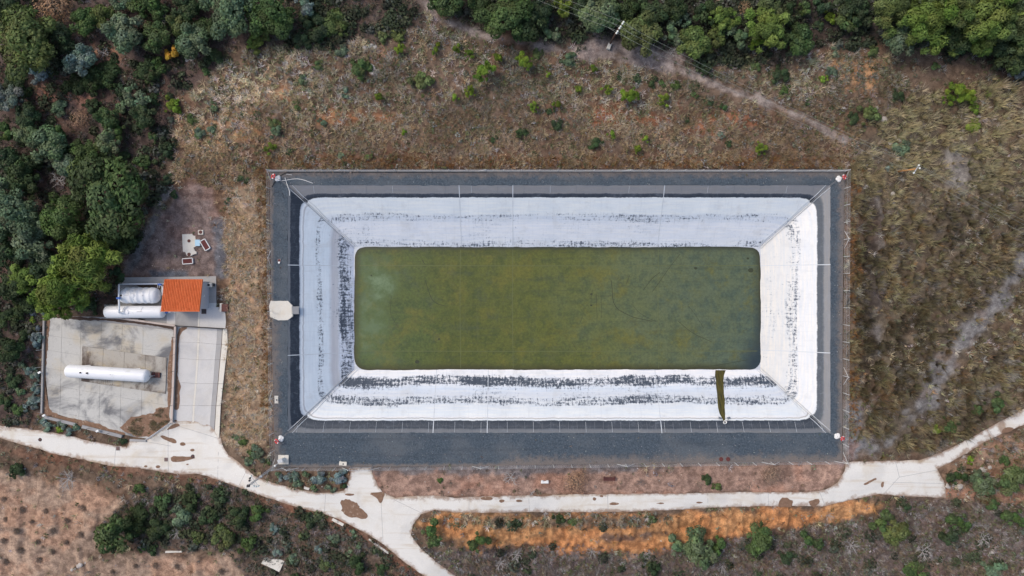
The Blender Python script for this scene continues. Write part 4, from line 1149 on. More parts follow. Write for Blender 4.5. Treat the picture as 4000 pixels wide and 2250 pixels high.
pme = mkmesh('post', pm.v, pm.f, M['pale_post'])
net_v = []; net_f = []
for path, n in sides:
    W = [Vector(px0(*p, 0)) for p in path]
    Ls = [(W[i + 1] - W[i]).length for i in range(len(W) - 1)]; T = sum(Ls)
    def along(d):
        for i, l in enumerate(Ls):
            if d <= l or i == len(Ls) - 1: return W[i].lerp(W[i + 1], d / l)
            d -= l
    for i in range(n + 1):
        p = along(T * i / n); link('post', pme, fence, (p.x, p.y, FZ), (random.uniform(-.02, .02), random.uniform(-.02, .02), 0))
        if i in (0, n) or i % 8 == 4:
            for s in (-1, 1):
                d = T * i / n + s * 1.5
                if 0 <= d <= T:
                    q = along(d); MB().tube([(q.x, q.y, 0), (p.x, p.y, 1.75)], .035).build('brace', M['pale_post'], fence)
    for z in (.06, 1.0, 2.0):
        MB().tube([(*along(T * i / 24), z) for i in range(25)], .009, 4).build('rail_wire', M['grey_metal'], fence)
    k = int(T / .34)
    for i in range(k):
        for sgn in (0, 1):
            a = along(T * i / k); b = along(min(T, T * (i + 5.5) / k))
            if sgn: a, b = b, a
            d = (b - a).normalized() * .005; nn = Vector((-d.y, d.x))
            j = len(net_v)
            net_v += [(a.x + nn.x, a.y + nn.y, .05), (a.x - nn.x, a.y - nn.y, .05), (a.x, a.y, .06), (b.x + nn.x, b.y + nn.y, 1.98), (b.x - nn.x, b.y - nn.y, 1.98), (b.x, b.y, 1.99)]
            net_f += [(j, j + 1, j + 4, j + 3), (j + 1, j + 2, j + 5, j + 4), (j + 2, j, j + 3, j + 5)]
nm_ = link('wire_netting', mkmesh('wire_netting', net_v, net_f, M['grey_metal']), fence); nm_['kind'] = 'stuff'
gp1, gp2 = Vector(px0(883,1176.5,0)), Vector(px0(935,1176,0))
gt = thing('entrance_gate', 'grey double gate of the fenced reservoir above the pale concrete ramp', 'gate', (gp1.x, gp1.y, 0), math.atan2(gp2.y - gp1.y, gp2.x - gp1.x))
GL = (gp2 - gp1).length
for s in (0, 1):
    f = MB(); x0_, x1_ = (0.05, GL / 2 - .03) if s == 0 else (GL / 2 + .03, GL - .05)
    f.tube([(x0_, 0, .1), (x0_, 0, 2.0), (x1_, 0, 2.0), (x1_, 0, .1), (x0_, 0, .1)], .03)
    lf = f.build('leaf_frame', M['grey_metal'], gt)
    for i in range(9): MB().tube([(x0_ + (x1_ - x0_) * (i + .5) / 9, 0, .1), (x0_ + (x1_ - x0_) * (i + .5) / 9, 0, 2.0)], .01, 4).build('bar', M['grey_metal'], lf)

# inlet block on the west crest
bl = thing('spillway_block', 'pale concrete overflow block set across the west gravel crest', 'block', (*px0(706, 781, 0), 0))
wk = [tuple(Vector(px0(*p, 0)) - bl.location.xy) for p in WALK]
MB().prism(ragged(wk, .3, .08, 3, 1.2), -.4, .07).build('apron_slab', M['pale_conc'], bl)
c0 = Vector(px0(688, 772, 0)) - bl.location.xy; c1 = Vector(px0(733.5, 789.5, 0)) - bl.location.xy
MB().box(((c0.x + c1.x) / 2, (c0.y + c1.y) / 2, .06), (c1.x - c0.x, abs(c1.y - c0.y), .10)).build('cover_slab', M['pale_conc'], bl)
MB().box(((c0.x + c1.x) / 2 - .9, (c0.y + c1.y) / 2, .085), (1.1, abs(c1.y - c0.y) - .3, .08)).build('cover_plate', M['pale_conc'], bl)
for yy in (c0.y, c1.y):
    MB().tube([(c1.x, yy, .02), (c1.x + 1.15, yy, -.55)], .08, 6).build('channel_side', M['apron'], bl)
MB().box((c1.x + .55, (c0.y + c1.y) / 2, -.26), (1.2, abs(c1.y - c0.y) - .1, .12), 0, Matrix.Translation((c1.x + .55, 0, -.26)) @ Matrix.Rotation(.45, 4, 'Y') @ Matrix.Translation((-c1.x - .55, 0, .26))).build('channel_bed', M['apron'], bl)

# inlet pipe on the south slope
ip = south_pt(1823, 1063, .1)
inl = thing('inlet_pipe', 'white inlet pipe end sticking out of the dark liner above the algae streak', 'pipe', ip)
m = MB(); n = 20
for a, (r, z) in enumerate([(.28, -.3), (.30, .30), (.30, .34), (.22, .34), (.20, -.25)]):
    for k in range(n):
        t = 2 * math.pi * k / n; m.v.append((r * math.cos(t), r * math.sin(t), z))
for a in range(4):
    for k in range(n): m.f.append((a * n + k, a * n + (k + 1) % n, (a + 1) * n + (k + 1) % n, (a + 1) * n + k))
m.f.append(tuple(4 * n + k for k in range(n)))
o = m.build('pipe_end', M['white_plastic'], inl); o.rotation_euler = (-.5, 0, 0)
for s in (-1, 1): MB().box((s * .75, .75, -.22), (.5, .35, .16), s * .3).build('ballast_block', M['seam_dark'], inl)

# lifebuoy stations at the corners and the safety ropes to the water
def buoy_station(bpx, bpy, tx, ty, corner, where):
    p = Vector((*px0(bpx, bpy, .0), .02))
    d = Vector((p.x, p.y)).normalized(); rz_ = math.atan2(d.y, d.x)
    st = thing('lifebuoy_stand', f'white lumpy concrete footing with a post at the {where} corner of the crest', 'stand', p, rz_)
    m = MB()
    for (x, y, r, h_) in ((-.08, -.2, .33, .28), (.02, .22, .31, .26), (-.26, .05, .28, .22), (.16, 0, .28, .30)):
        m.lathe([(r * 1.08, -.1), (r * 1.1, h_ * .4), (r * .9, h_ * .85), (r * .4, h_), (.02, h_ * 1.02)], 12, Matrix.Translation((x, y, 0)))
    m.build('footing', M['white_plastic'], st)
    MB().tube([(.18, 0, .2), (.18, 0, 1.5)], .045).build('post', M['pale_post'], st)
    MB().tube([(.18, -.3, 1.15), (.18, .3, 1.15)], .03).build('hook', M['pale_post'], st)
    rg = thing('lifebuoy', f'red and white lifebuoy hung at the {where} corner of the reservoir', 'lifebuoy', p + Vector((d.x * .46, d.y * .46, 1.12)), rz_)
    for q in range(8):
        v = []; f = []
        for i in range(6):
            t = 2 * math.pi * (q + i / 5) / 8
            for k in range(8):
                u = 2 * math.pi * k / 8; R_ = .36 + .115 * math.cos(u)
                v.append((.115 * math.sin(u), R_ * math.cos(t), R_ * math.sin(t)))
        for i in range(5):
            for k in range(8): f.append((i * 8 + k, i * 8 + (k + 1) % 8, (i + 1) * 8 + (k + 1) % 8, (i + 1) * 8 + k))
        o = link('ring_segment', mkmesh('ring_segment', v, f, M['red_plastic' if q % 4 else 'white_plastic'], True), rg)
        o.rotation_euler = (0, -.95, 0)
    # rope from the stand over the rim and down the corner
    W = Vector((*px0(*corner, -DEP), -DEP + .12))
    rim = Vector((RX0 if p.x < 0 else RX1, RY1 if p.y > 0 else RY0, .06))
    rp = thing('safety_rope', f'pair of grey safety ropes running down the {where} corner of the liner', 'rope', p)
    for s in (-1, 1):
        nrm = Vector((-d.y, d.x, 0)) * (.14 * s)
        pts = [p + Vector((0, 0, .3)), p.lerp(rim, .55) + nrm * .5 + Vector((0, 0, .02))]
        for k in range(15):
            t = k / 14; pts.append(rim.lerp(W, t) + nrm * (.6 + 1.0 * t) + Vector((0, 0, .11)))
        MB().tube([q - p for q in pts], .022, 5).build('strand', M['rope'], rp)
buoy_station(699, 449, 0, 0, (893,623), 'north west')
buoy_station(2110, 450, 0, 0, (1911,624), 'north east')
buoy_station(707, 1103, 0, 0, (893,927), 'south west')
buoy_station(2106, 1097, 0, 0, (1911,927), 'south east')

def flat_tube(name, label, cat, pts, r, mat, z=.05):
    q = [Vector((*px0(*p, z), z)) for p in smooth_poly(pts, 2, False)]
    t = MB().tube([a - q[0] for a in q], r, 6).build(name, M[mat], None, True); t.location = q[0]
    return tag(t, label, cat)
flat_tube('hose', 'long black hose lying along the north kerb and curling past the lifebuoy', 'hose', [(684,470),(690,458),(700,446),(713,437),(725,433.5),(745,432.5),(900,432.8),(1050,433),(1225,432.5)], .07, 'rope_dark', .08)
flat_tube('hose', 'thin black hose looping down the gravel below the north west lifebuoy', 'hose', [(715,500),(712,488),(704,482),(692,484),(684,492),(683,505),(686,518)], .025, 'rope_dark')
flat_tube('plastic_pipe', 'curved pale plastic pipe lying on the gravel near the north west corner', 'pipe', [(705,455),(722,453),(742,449.5),(760,451),(787,461)], .045, 'white_plastic')
flat_tube('plastic_pipe', 'straight white plastic pipe leaning over the north west corner fold', 'pipe', [(717,447),(722,463),(728,479),(729,492)], .05, 'white_plastic', .14)
flat_tube('plastic_pipe', 'short pale pipe on the gravel beside the long black hose', 'pipe', [(720,438),(735,440)], .04, 'pale_post')

def low_block(name, label, cat, px, py, w_, d_, h_, mat, rz_=0.0, hole=None, z=None):
    p = Vector((*px0(px, py, 0), .02)) if z is None else P(px, py)
    t = thing(name, label, cat, p, rz_)
    q = ragged([(-w_ / 2, -d_ / 2), (w_ / 2, -d_ / 2), (w_ / 2, d_ / 2), (-w_ / 2, d_ / 2)], .25, .07, int(px), 2)
    MB().prism(q, -.15, h_).build('block', M[mat], t)
    if hole: MB().lathe([(hole, 0), (hole, .03), (hole * .4, .035)], 14, Matrix.Translation((.05, -.05, h_))).build('hole', M['window_and_shade'], t)
    return t
low_block('concrete_footing', 'pale upright concrete footing with a dark hole on the west crest', 'footing', 696, 1005, .62, 1.3, .12, 'pale_conc', 0, .13)
low_block('concrete_footing', 'pale broken concrete footing near the south fence by the ramp', 'footing', 863, 1166, 1.25, .7, .1, 'pale_conc', -.1, .12)
t = box_thing('valve_cover', 'small dark red cover on the west crest', 'cover', 703, 655, [('frame', 'kerb', (0, 0, .05), (.5, .5, .1)), ('lid', 'hatch_red', (0, 0, .08), (.4, .4, .08))], z=.02)
box_thing('marker_cap', 'tiny white cap below the small red cover on the west crest', 'marker', 703, 660.5, [('post', 'grey_metal', (0, 0, .1), (.1, .1, .2)), ('cap', 'white_plastic', (0, 0, .22), (.32, .3, .1))], z=.02)
for px_, lb in ((1814, 'left of the two round red covers by the south fence'), (1831.5, 'right of the two round red covers by the south fence')):
    t = thing('round_cover', lb, 'cover', (*px0(px_, 1155, 0), .02)); cover(t, 0, 0, .36, 'hatch_red', .02, 'disc'); cover(t, 0, 0, .1, 'rust', .07, 'knob')

# electric cabinet and tall lattice mast at the south west corner
pad_ = thing('cabinet_base', 'pale square concrete base at the south west corner of the crest', 'base', (*px0(714, 1156, 0), .02))
MB().prism(ragged([(-.95, -.78), (.85, -.78), (.85, .8), (-.95, .8)], .3, .06, 5, 2), -.2, .12).build('slab', M['pale_conc'], pad_)
cab = thing('electric_cabinet', 'white electric cabinet standing on the pale base by the tall mast', 'cabinet', (*px0(711, 1155, .12), .14), .3)
MB().box((0, 0, .65), (.75, .5, 1.3)).build('housing', M['white_plastic'], cab); MB().box((0, 0, 1.34), (.85, .6, .07)).build('lid', M['grey_metal'], cab)
for z in (.5, .9): MB().box((.2, -.26, z), (.05, .05, .16)).build('hinge', M['grey_metal'], cab)
MB().tube([(-.5, -.3, 0), (-.5, -.3, 2.6)], .05).build('antenna_post', M['white_plastic'], cab); MB().box((-.5, -.3, 2.7), (.3, .25, .35)).build('antenna_box', M['white_plastic'], cab)
mb = P(697, 1168)
mast = thing('lattice_mast', 'tall grey lattice mast with instruments on side arms by the south west fence corner', 'mast', mb)
MH = 13.2
dr = Vector((mb.x, mb.y)).normalized(); sd_ = Vector((-dr.y, dr.x))
legs = [(.22 * math.cos(t), .22 * math.sin(t)) for t in (.5, 2.6, 4.7)]
for x, y in legs: MB().tube([(x, y, -.3), (x * .55, y * .55, MH)], .035, 5).build('leg', M['grey_metal'], mast)
lac = MB()
for i in range(30):
    z0_, z1_ = MH * i / 30, MH * (i + 1) / 30
    for k in range(3):
        a, b = legs[k], legs[(k + 1) % 3]
        s0, s1 = 1 - .45 * i / 30, 1 - .45 * (i + 1) / 30
        if i % 2: a, b = b, a
        lac.tube([(a[0] * s0, a[1] * s0, z0_), (b[0] * s1, b[1] * s1, z1_)], .012, 4)
lac.build('lacing', M['grey_metal'], mast)
for z, r in ((10.6, .95), (11.3, .8), (11.9, .55)):
    MB().tube([(sd_.x * r, sd_.y * r, z), (-sd_.x * r, -sd_.y * r, z)], .04, 6).build('side_arm', M['grey_metal'], mast)
    for s in (-1, 1):
        q = Vector((sd_.x * r * s, sd_.y * r * s, z))
        MB().lathe([(.02, -.18), (.15, -.12), (.16, .1), (.04, .2)], 10, Matrix.Translation(q)).build('instrument', M['glass_white' if z < 11 or s > 0 else 'dark_metal'], mast)
MB().box((0, 0, MH + .1), (.42, .34, .4)).build('top_box', M['dark_metal'], mast)
MB().lathe([(.1, 0), (.13, .12), (.03, .2)], 10, Matrix.Translation((dr.x * .35, dr.y * .35, MH))).build('top_lamp', M['glass_white'], mast)
MB().tube([(dr.x * .1, dr.y * .1, MH), (dr.x * .35, dr.y * .35, MH)], .03).build('top_arm', M['grey_metal'], mast)
MB().box((.1, .05, 8.0), (.4, .3, .5)).build('junction_box', M['grey_metal'], mast)
for k, (px_, py_) in enumerate(((668,1204),(676,1185))):
    q = P(px_, py_) - mb; MB().tube([(q.x, q.y, q.z), (0, 0, 4.2 + 2 * k)], .02, 5).build('guy_wire', M['grey_metal'], mast)

# benches on the dirt strip
bn = thing('stone_bench', 'white stone bench on the brown strip below the south fence', 'bench', P(1370, 1210))
MB().box((0, -.08, .44), (1.3, .42, .10)).build('seat', M['white_plastic'], bn)
for s in (-1, 1): MB().box((s * .45, -.08, .19), (.22, .36, .40)).build('leg', M['pale_conc'], bn); MB().box((s * .44, .2, .62), (.36, .14, .32)).build('backrest_block', M['white_plastic'], bn)
bn = thing('wooden_bench', 'dark red brown slatted bench on the brown strip below the south fence', 'bench', P(1532, 1203))
for i in range(3): MB().box((0, -.22 + i * .17, .45), (2.05, .145, .05)).build('seat_slat', M['wood'], bn)
for i in range(2): MB().box((0, .32 + .04 * i, .62 + .17 * i), (2.05, .05, .145)).build('back_slat', M['wood'], bn)
for s in (-.88, .88):
    MB().box((s, -.03, .22), (.09, .55, .42)).build('leg', M['wood'], bn); MB().box((s, .36, .60), (.1, .09, .6)).build('back_post', M['wood'], bn); MB().box((s * 1.02, -.02, .62), (.12, .6, .07)).build('armrest', M['wood'], bn)

# broken slab and small pieces by the lower left field
low_block('broken_slab', 'broken pale concrete slab lying at the edge of the tan field', 'slab', 687, 1414, 3.5, 2.1, .12, 'pale_conc', -.45, None, 1)
low_block('wall_fragment', 'thin white wall fragment below the big dark bush of the tan field', 'fragment', 438, 1387, 2.9, .28, .25, 'pale_conc', .02, None, 1)
low_block('kerb_fragment', 'pale kerb strip beside the south arm of the track', 'kerb', 850, 1313, 2.2, .5, .1, 'pale_conc', -.5, None, 1)
low_block('kerb_fragment', 'thin pale kerb strip on the lower south arm of the track', 'kerb', 953, 1374, 4.2, .3, .1, 'pale_conc', -.62, None, 1)
low_block('concrete_lump', 'pale concrete lump on the bank between ramp and track', 'lump', 772, 1228, .9, .4, .2, 'pale_conc', -.3, None, 1)

# ------------------------------------------------------------------ power line
def power_pole(label, base, top, h_, mat, arm, ins, block=True):
    p = P(*base)
    t = thing('power_pole', label, 'pole', p)
    tp = Vector((*px0(*top, p.z + h_), p.z + h_)) - p
    MB().tube([(0, 0, -.3), tuple(tp)], [.16, .11], 10).build('shaft', M[mat], t, True)
    out = []
    pts = [Vector((*px0(*a, p.z + h_ + .05), p.z + h_ + .05)) - p for a in arm]
    MB().tube(pts, .075, 6).build('crossarm', M['grey_metal' if mat != 'pole_wood' else mat], t)
    for a in ins:
        q = Vector((*px0(*a, p.z + h_ + .28), p.z + h_ + .28)) - p
        MB().lathe([(.04, -.22), (.10, -.12), (.16, -.05), (.10, 0), (.15, .06), (.06, .14)], 10, Matrix.Translation(q)).build('insulator', M['glass_white'], t)
        out.append(p + q + Vector((0, 0, .12)))
    if block:
        MB().box((-.15, -.45, .2), (.62, 1.0, .6), -.35).build('footing', M['pale_conc'], t)
    else:
        MB().box((.15, -.18, 1.0), (.25, .2, .4)).build('plate', M['white_plastic'], t)
    return out
ia = power_pole('dark wooden power pole with six white insulators at the wood edge', (1534,111), (1556.5,69.5), 8.4, 'pole_wood', [(1549,86),(1570,52)], [(1568.6,55),(1566,59.4),(1561.4,66.6),(1558.6,71),(1553.8,78.7),(1551,83)])
ib = power_pole('orange brown wooden power pole with a white crossarm in the tussock field', (2258,431.5), (2305,425), 6.0, 'pole_orange', [(2312,415),(2299,435)], [(2311.6,415.7),(2314,423),(2299,434.9)], False)
def span(a, b, sag, n=24):
    return [a.lerp(b, i / n) - Vector((0, 0, sag * 4 * (i / n) * (1 - i / n))) for i in range(n + 1)]
nwp = [Vector((*px0(x, y, 12), 12)) for x, y in ((1080,-150), (1028,-152), (980,-158))]
sep = [Vector((*px0(x, y, 9.), 9.)) for x, y in ((2900,712), (2896,724), (2890,745))]
for k, lb in enumerate(('northernmost of the three overhead power cables', 'middle one of the three overhead power cables', 'southernmost of the three overhead power cables')):
    A = ia[2 * k]; A2 = ia[2 * k + 1]; B = ib[k]
    m = MB(); m.tube(span(nwp[k], A, .8), .014, 4); m.tube(span(A2, B, 1.3), .014, 4); m.tube(span(B, sep[k], 1.0), .014, 4)
    m.tube([span(nwp[k], A, .8)[-2], A2], .014, 4); m.tube([A, span(A2, B, 1.3)[1]], .014, 4)
    o = m.build('power_cable', M['wire'], None); tag(o, lb, 'cable')
# ------------------------------------------------------------------ vegetation
GZ = gz.reshape(GX.shape)
_i0 = int(np.argmin(np.abs(gx + 104))); _j0 = int(np.argmin(np.abs(gy + 60)))
def gz_at(x, y):
    u = np.clip((np.asarray(x, float) + 104) / .36 + _i0, 1, len(gx) - 3); v = np.clip((np.asarray(y, float) + 60) / .36 + _j0, 1, len(gy) - 3)
    i = np.floor(u).astype(int); j = np.floor(v).astype(int); a = u - i; b = v - j
    return (GZ[j, i] * (1 - a) + GZ[j, i + 1] * a) * (1 - b) + (GZ[j + 1, i] * (1 - a) + GZ[j + 1, i + 1] * a) * b
W = {k: PP(v) for k, v in dict(bank=BANK_N, wt=[(640,112),(760,-60),(1050,-60),(1060,60),(930,105),(800,130)], ob=[(1120,1296),(1300,1298),(1700,1294),(1690,1320),(1560,1330),(1300,1330),(1130,1320)], emb=EMB_W, field=FIELD_E, ww=WOODS_W, wn=WOODS_N, gy=GYARD, dirt=DIRT_S, tan=TAN, org=ORANGE, ssw=SCRUB_SW, ss=SCRUB_S, se=SE).items()}
PATHS = [REGW[i][0] for i in (12, 13)]
TRACKS = [REGW[i][0] for i in (14, 15, 16, 17)]
wFENCE = PP([(672,424),(2132,424),(2130,1164),(1700,1170),(936,1180),(690,1182),(684,1080)])
def scatter(dens, region, seed, clump=.5, cs=.5, hard_gap=.15, paths=.25):
    """random places over the listed areas: region {key: density per square metre}"""
    r = np.random.default_rng(seed)
    n = int(216 * 124 * dens)
    x = r.uniform(-108, 108, n); y = r.uniform(-62, 62, n)
    key = np.full(n, -1); d = np.full(n, region.get('rest', 0.0))
    names = list(region)
    for k, nm in enumerate(names):
        if nm == 'rest': continue
        poly = W[nm]
        s = sdf(x, y, poly) + (fbm(x * .35, y * .35, 3, 4, .6) - .5) * 4 < 0
        d = np.where(s, region[nm], d); key = np.where(s, k, key)
    nz = sstep(.5 - clump * .35, .5 + clump * .35 + .01, fbm(x * cs, y * cs, seed + 100, 3, .6)) if clump > 0 else 1
    d = d * (1 - clump + 2 * clump * nz)
    for q in PATHS: d = d * np.where(sdf(x, y, q) < (.2 if dens != 1.0 else 1.3), paths * .3, 1)
    for q in TRACKS: d = d * np.where(sdf(x, y, q) + (fbm(x * .4, y * .4, 9, 4) - .5) * 4 < .0, paths, 1)
    hard_ = np.full(n, 1e9)
    for q in HARD: hard_ = np.minimum(hard_, sdf(x, y, q))
    k = (r.uniform(0, dens, n) < d) & (hard_ > hard_gap)
    return x[k], y[k], np.array(names)[key[k]] if len(names) else None, r
def pick(r, n, pal):
    pal = np.array(pal, float); w_ = pal[:, 3] / pal[:, 3].sum()
    c = pal[r.choice(len(pal), n, p=w_), :3]
    return c * r.uniform(.75, 1.25, (n, 1)) * r.uniform(.93, 1.07, (n, 3))
def blades(name, label, x, y, col, hgt_, spread, B, wid, r, tipl=1.25, droop=.0, z0=-.03):
    n = len(x); z = gz_at(x, y)
    a = r.uniform(0, 2 * np.pi, (n, B)); hh = hgt_[:, None] * r.uniform(.55, 1.1, (n, B)); ln = spread[:, None] * r.uniform(.25, 1.0, (n, B))
    bx = x[:, None] + np.cos(a) * spread[:, None] * .18 * r.uniform(0, 1, (n, B)); by = y[:, None] + np.sin(a) * spread[:, None] * .18 * r.uniform(0, 1, (n, B))
    tx = bx + np.cos(a) * ln; ty = by + np.sin(a) * ln
    ww = wid * r.uniform(.6, 1.3, (n, B)); px_, py_ = -np.sin(a) * ww / 2, np.cos(a) * ww / 2
    zb = np.broadcast_to(z[:, None], (n, B)) + z0
    V = np.stack([np.stack([bx - px_, by - py_, zb], -1), np.stack([bx + px_, by + py_, zb], -1), np.stack([tx, ty, zb + hh * (1 - droop * ln / spread[:, None].clip(.01))], -1)], 2).reshape(-1, 3)
    C = col[:, None, :] * r.uniform(.75, 1.25, (n, B, 1))
    C = np.stack([C * .85, C * .85, C * tipl], 2).reshape(-1, 3)
    F = np.arange(len(V), dtype=np.int32).reshape(-1, 3)
    o = link(name, mkmesh(name, V, F, M['leaf'], True, {'col': ('FLOAT_COLOR', C)})); return tag(o, label, kind='stuff')
def leafballs(name, label, x, y, col, rad, B, size, r, flat=.7):
    n = len(x); z = gz_at(x, y)
    u = r.uniform(0, 2 * np.pi, (n, B)); cz_ = r.uniform(-.1, 1, (n, B)); rr = rad[:, None] * r.uniform(.55, 1.05, (n, B)); sr = np.sqrt(1 - np.clip(cz_, 0, 1) ** 2)
    ctr = np.stack([x[:, None] + np.cos(u) * sr * rr, y[:, None] + np.sin(u) * sr * rr, z[:, None] + .05 + np.clip(cz_, 0, 1) * rr * flat], -1)
    nrm = np.stack([np.cos(u) * sr, np.sin(u) * sr, cz_ + .3], -1) + r.normal(0, .5, (n, B, 3)); nrm /= np.linalg.norm(nrm, axis=-1, keepdims=True)
    t1 = np.cross(nrm, r.normal(0, 1, (n, B, 3))); t1 /= np.linalg.norm(t1, axis=-1, keepdims=True) + 1e-9; t2 = np.cross(nrm, t1)
    s = (size * r.uniform(.6, 1.3, (n, B)))[..., None] * np.clip(rad[:, None, None] / .5, .6, 1.6)
    V = np.stack([ctr - t1 * s, ctr + t2 * s * .75, ctr + t1 * s, ctr - t2 * s * .75], 2).reshape(-1, 3)
    C = np.repeat((col[:, None, :] * r.uniform(.7, 1.3, (n, B, 1)))[:, :, None, :], 4, 2).reshape(-1, 3)
    F = np.arange(len(V), dtype=np.int32).reshape(-1, 4)
    o = link(name, mkmesh(name, V, F, M['leaf'], False, {'col': ('FLOAT_COLOR', C)})); return tag(o, label, kind='stuff')

# dry grass
x, y, key, r = scatter(5.5, dict(rest=.5, bank=3.6, emb=3.4, field=.8, ww=.55, wn=.25, gy=.05, dirt=.10, tan=.10, ssw=.9, ss=1.6, se=.7, org=.25, wt=1.2, ob=2.0), 11, .65, .45)
col = pick(r, len(x), [(.46,.36,.23,2.5),(.56,.48,.34,2.2),(.50,.465,.42,3.4),(.30,.19,.11,1.6),(.25,.25,.14,3.4),(.40,.34,.22,2.2)])
col *= (.55 + .62 * sstep(.30, .62, fbm(x * .10, y * .14, 58, 4)))[:, None]
low = sstep(36, 24, y)[:, None] * (key == 'bank')[:, None]; col = col * (1 - .5 * low) + .5 * low * pick(r, len(x), [(.34,.21,.11,3),(.42,.29,.16,2),(.25,.15,.09,2)])
lp = sstep(3, -4, sdf(x, y, PP([(440,260),(560,170),(700,130),(900,190),(860,290),(720,350),(640,420),(560,470),(440,440)])) + (fbm(x * .3, y * .3, 59, 4) - .5) * 8)[:, None]; col = col * (1 + .45 * lp)
m_ = key == 'emb'; col[m_] = pick(r, m_.sum(), [(.56,.43,.28,3),(.52,.43,.32,2),(.42,.28,.15,2),(.50,.45,.38,2)])
m_ = (key == 'ww') | (key == 'wn') | (key == 'wt'); col[m_] = pick(r, m_.sum(), [(.20,.15,.12,2),(.15,.13,.11,2),(.28,.20,.14,1),(.13,.12,.07,1)])
m_ = (key == 'ssw') | (key == 'ss') | (key == 'dirt'); col[m_] = pick(r, m_.sum(), [(.22,.16,.11,2),(.17,.14,.11,2),(.26,.20,.15,1),(.15,.14,.08,1)])
m_ = key == 'org'; col[m_] = pick(r, m_.sum(), [(.50,.25,.10,3),(.38,.20,.09,2),(.28,.18,.09,1)])
hh = r.uniform(.3, .85, len(x)); blades('dry_grass', 'tufts of dry straw grass over the banks', x, y, col, hh, hh * r.uniform(.9, 1.5, len(x)), 14, .10, r)
# weeds along the foot of the fence: rust brown band outside the crest
rr_ = np.random.default_rng(5); n = 26000
x = rr_.uniform(-44, 60, n); y = rr_.uniform(-32, 22.5, n); d = sdf(x, y, wFENCE)
south = (y < -26.5) | ((x < -41) & (y < -22)) 
k = (d > .15) & (d < 1.3 + 1.2 * vnoise(x * .3, y * .3, 4)) & ~south
x, y = x[k], y[k]; col = pick(rr_, len(x), [(.30,.155,.06,3),(.24,.115,.05,2),(.36,.22,.10,2),(.22,.17,.08,1)])
hh = rr_.uniform(.35, .85, len(x)); blades('dry_weeds', 'rust brown dry weeds along the foot of the fence', x, y, col, hh, hh * .8, 12, .08, rr_)
# weeds that came up in the gravel
n = 2600; x = rr_.uniform(-42, 57, n); y = rr_.uniform(-31, 21, n); dd_ = sdf(x, y, wPLAT); dr_ = sdf(x, y, rimpoly)
k = (dd_ < -.25) & (dr_ > .15) & (rr_.uniform(0, 1, n) < (.10 + .9 * sstep(-1.6, -.4, dd_)) * sstep(.4, .7, fbm(x * .4, y * .4, 77, 4)))
x, y = x[k], y[k]; col = pick(rr_, len(x), [(.24,.19,.15,3),(.18,.15,.10,2),(.14,.15,.07,1),(.28,.24,.21,2)])
hh = rr_.uniform(.12, .35, len(x)); zsave = GZ.copy(); GZ = np.maximum(GZ, .0); blades('gravel_weeds', 'thin dry weeds growing in the gravel of the crest', x, y, col, hh, hh * 1.2, 9, .05, rr_, z0=.02); GZ = zsave
# tall tussocks of the eastern field
x, y, key, r = scatter(2.2, dict(field=1.7, se=.35), 23, .5, .28, .5, .06)
big = fbm(x * .09, y * .09, 57, 4)
col = pick(r, len(x), [(.38,.32,.17,3),(.27,.215,.12,3),(.50,.43,.25,2.8),(.19,.155,.11,2.2),(.33,.22,.11,1.2),(.38,.35,.31,1.2)]) * (.36 + .48 * sstep(.32, .66, big))[:, None]
col = col * (1 - .5 * sstep(2.6, 1.0, np.abs(x - 60.8)) * sstep(18, 14, y) * sstep(-22, -18, y))[:, None]; lt = sstep(10, 24, y)[:, None] * .7; col = col * (1 - lt) + lt * pick(r, len(x), [(.50,.43,.25,3),(.42,.37,.20,2),(.56,.49,.34,1)])
hh = r.uniform(.8, 1.9, len(x)); blades('tussock_grass', 'tall brown tussock grass of the east field', x, y, col, hh, hh * r.uniform(.5, .9, len(x)), 22, .11, r, 1.35)
# low scrub
x, y, key, r = scatter(2.6, dict(rest=.4, bank=1.15, emb=.3, field=.16, ww=1.2, wn=1.9, gy=.03, dirt=.04, tan=.03, ssw=2.4, ss=1.9, se=.6, org=.10, wt=2.2, ob=1.2), 37, .8, .30)
col = pick(r, len(x), [(.19,.21,.14,3),(.14,.16,.065,3),(.075,.10,.042,2),(.32,.31,.29,2.4),(.24,.20,.13,1.2)])
m_ = (key == 'ww') | (key == 'wn'); col[m_] = pick(r, m_.sum(), [(.06,.07,.04,3),(.085,.10,.055,2),(.13,.135,.11,1.3),(.045,.052,.03,2)])
m_ = (key == 'ssw') | (key == 'wt'); col[m_] = pick(r, m_.sum(), [(.055,.068,.034,3),(.10,.11,.07,2),(.13,.14,.115,1.5),(.12,.09,.06,1)])
leafballs('low_scrub', 'low grey green and olive scrub over the banks and under the trees', x, y, col, r.uniform(.2, .6, len(x)), 15, .13, r)
# dark undergrowth filling the woods
x, y, key, r = scatter(1.0, dict(ww=.13, wn=.60, ssw=.13, wt=.42, ob=.08, ss=.06), 41, .7, .18)
col = pick(r, len(x), [(.050,.062,.034,3),(.07,.088,.045,2),(.10,.11,.085,1),(.04,.048,.028,2)])
leafballs('undergrowth', 'dark bushy undergrowth between the trees', x, y, col, r.uniform(.6, 1.35, len(x)), 60, .17, r, .75)
# leafless twiggy scrub
x, y, key, r = scatter(2.2, dict(ss=2.4, se=.3, wt=.5, ww=.28, wn=.3, bank=.07, ssw=1.0, field=.10), 53, .6, .30)
col = pick(r, len(x), [(.32,.285,.28,3),(.42,.385,.37,2),(.19,.155,.145,2.5),(.24,.18,.14,1.5)])
hh = r.uniform(.4, 1.0, len(x)); blades('twig_scrub', 'leafless grey violet twiggy scrub', x, y, col, hh, hh * r.uniform(.7, 1.1, len(x)), 22, .045, r, 1.15)
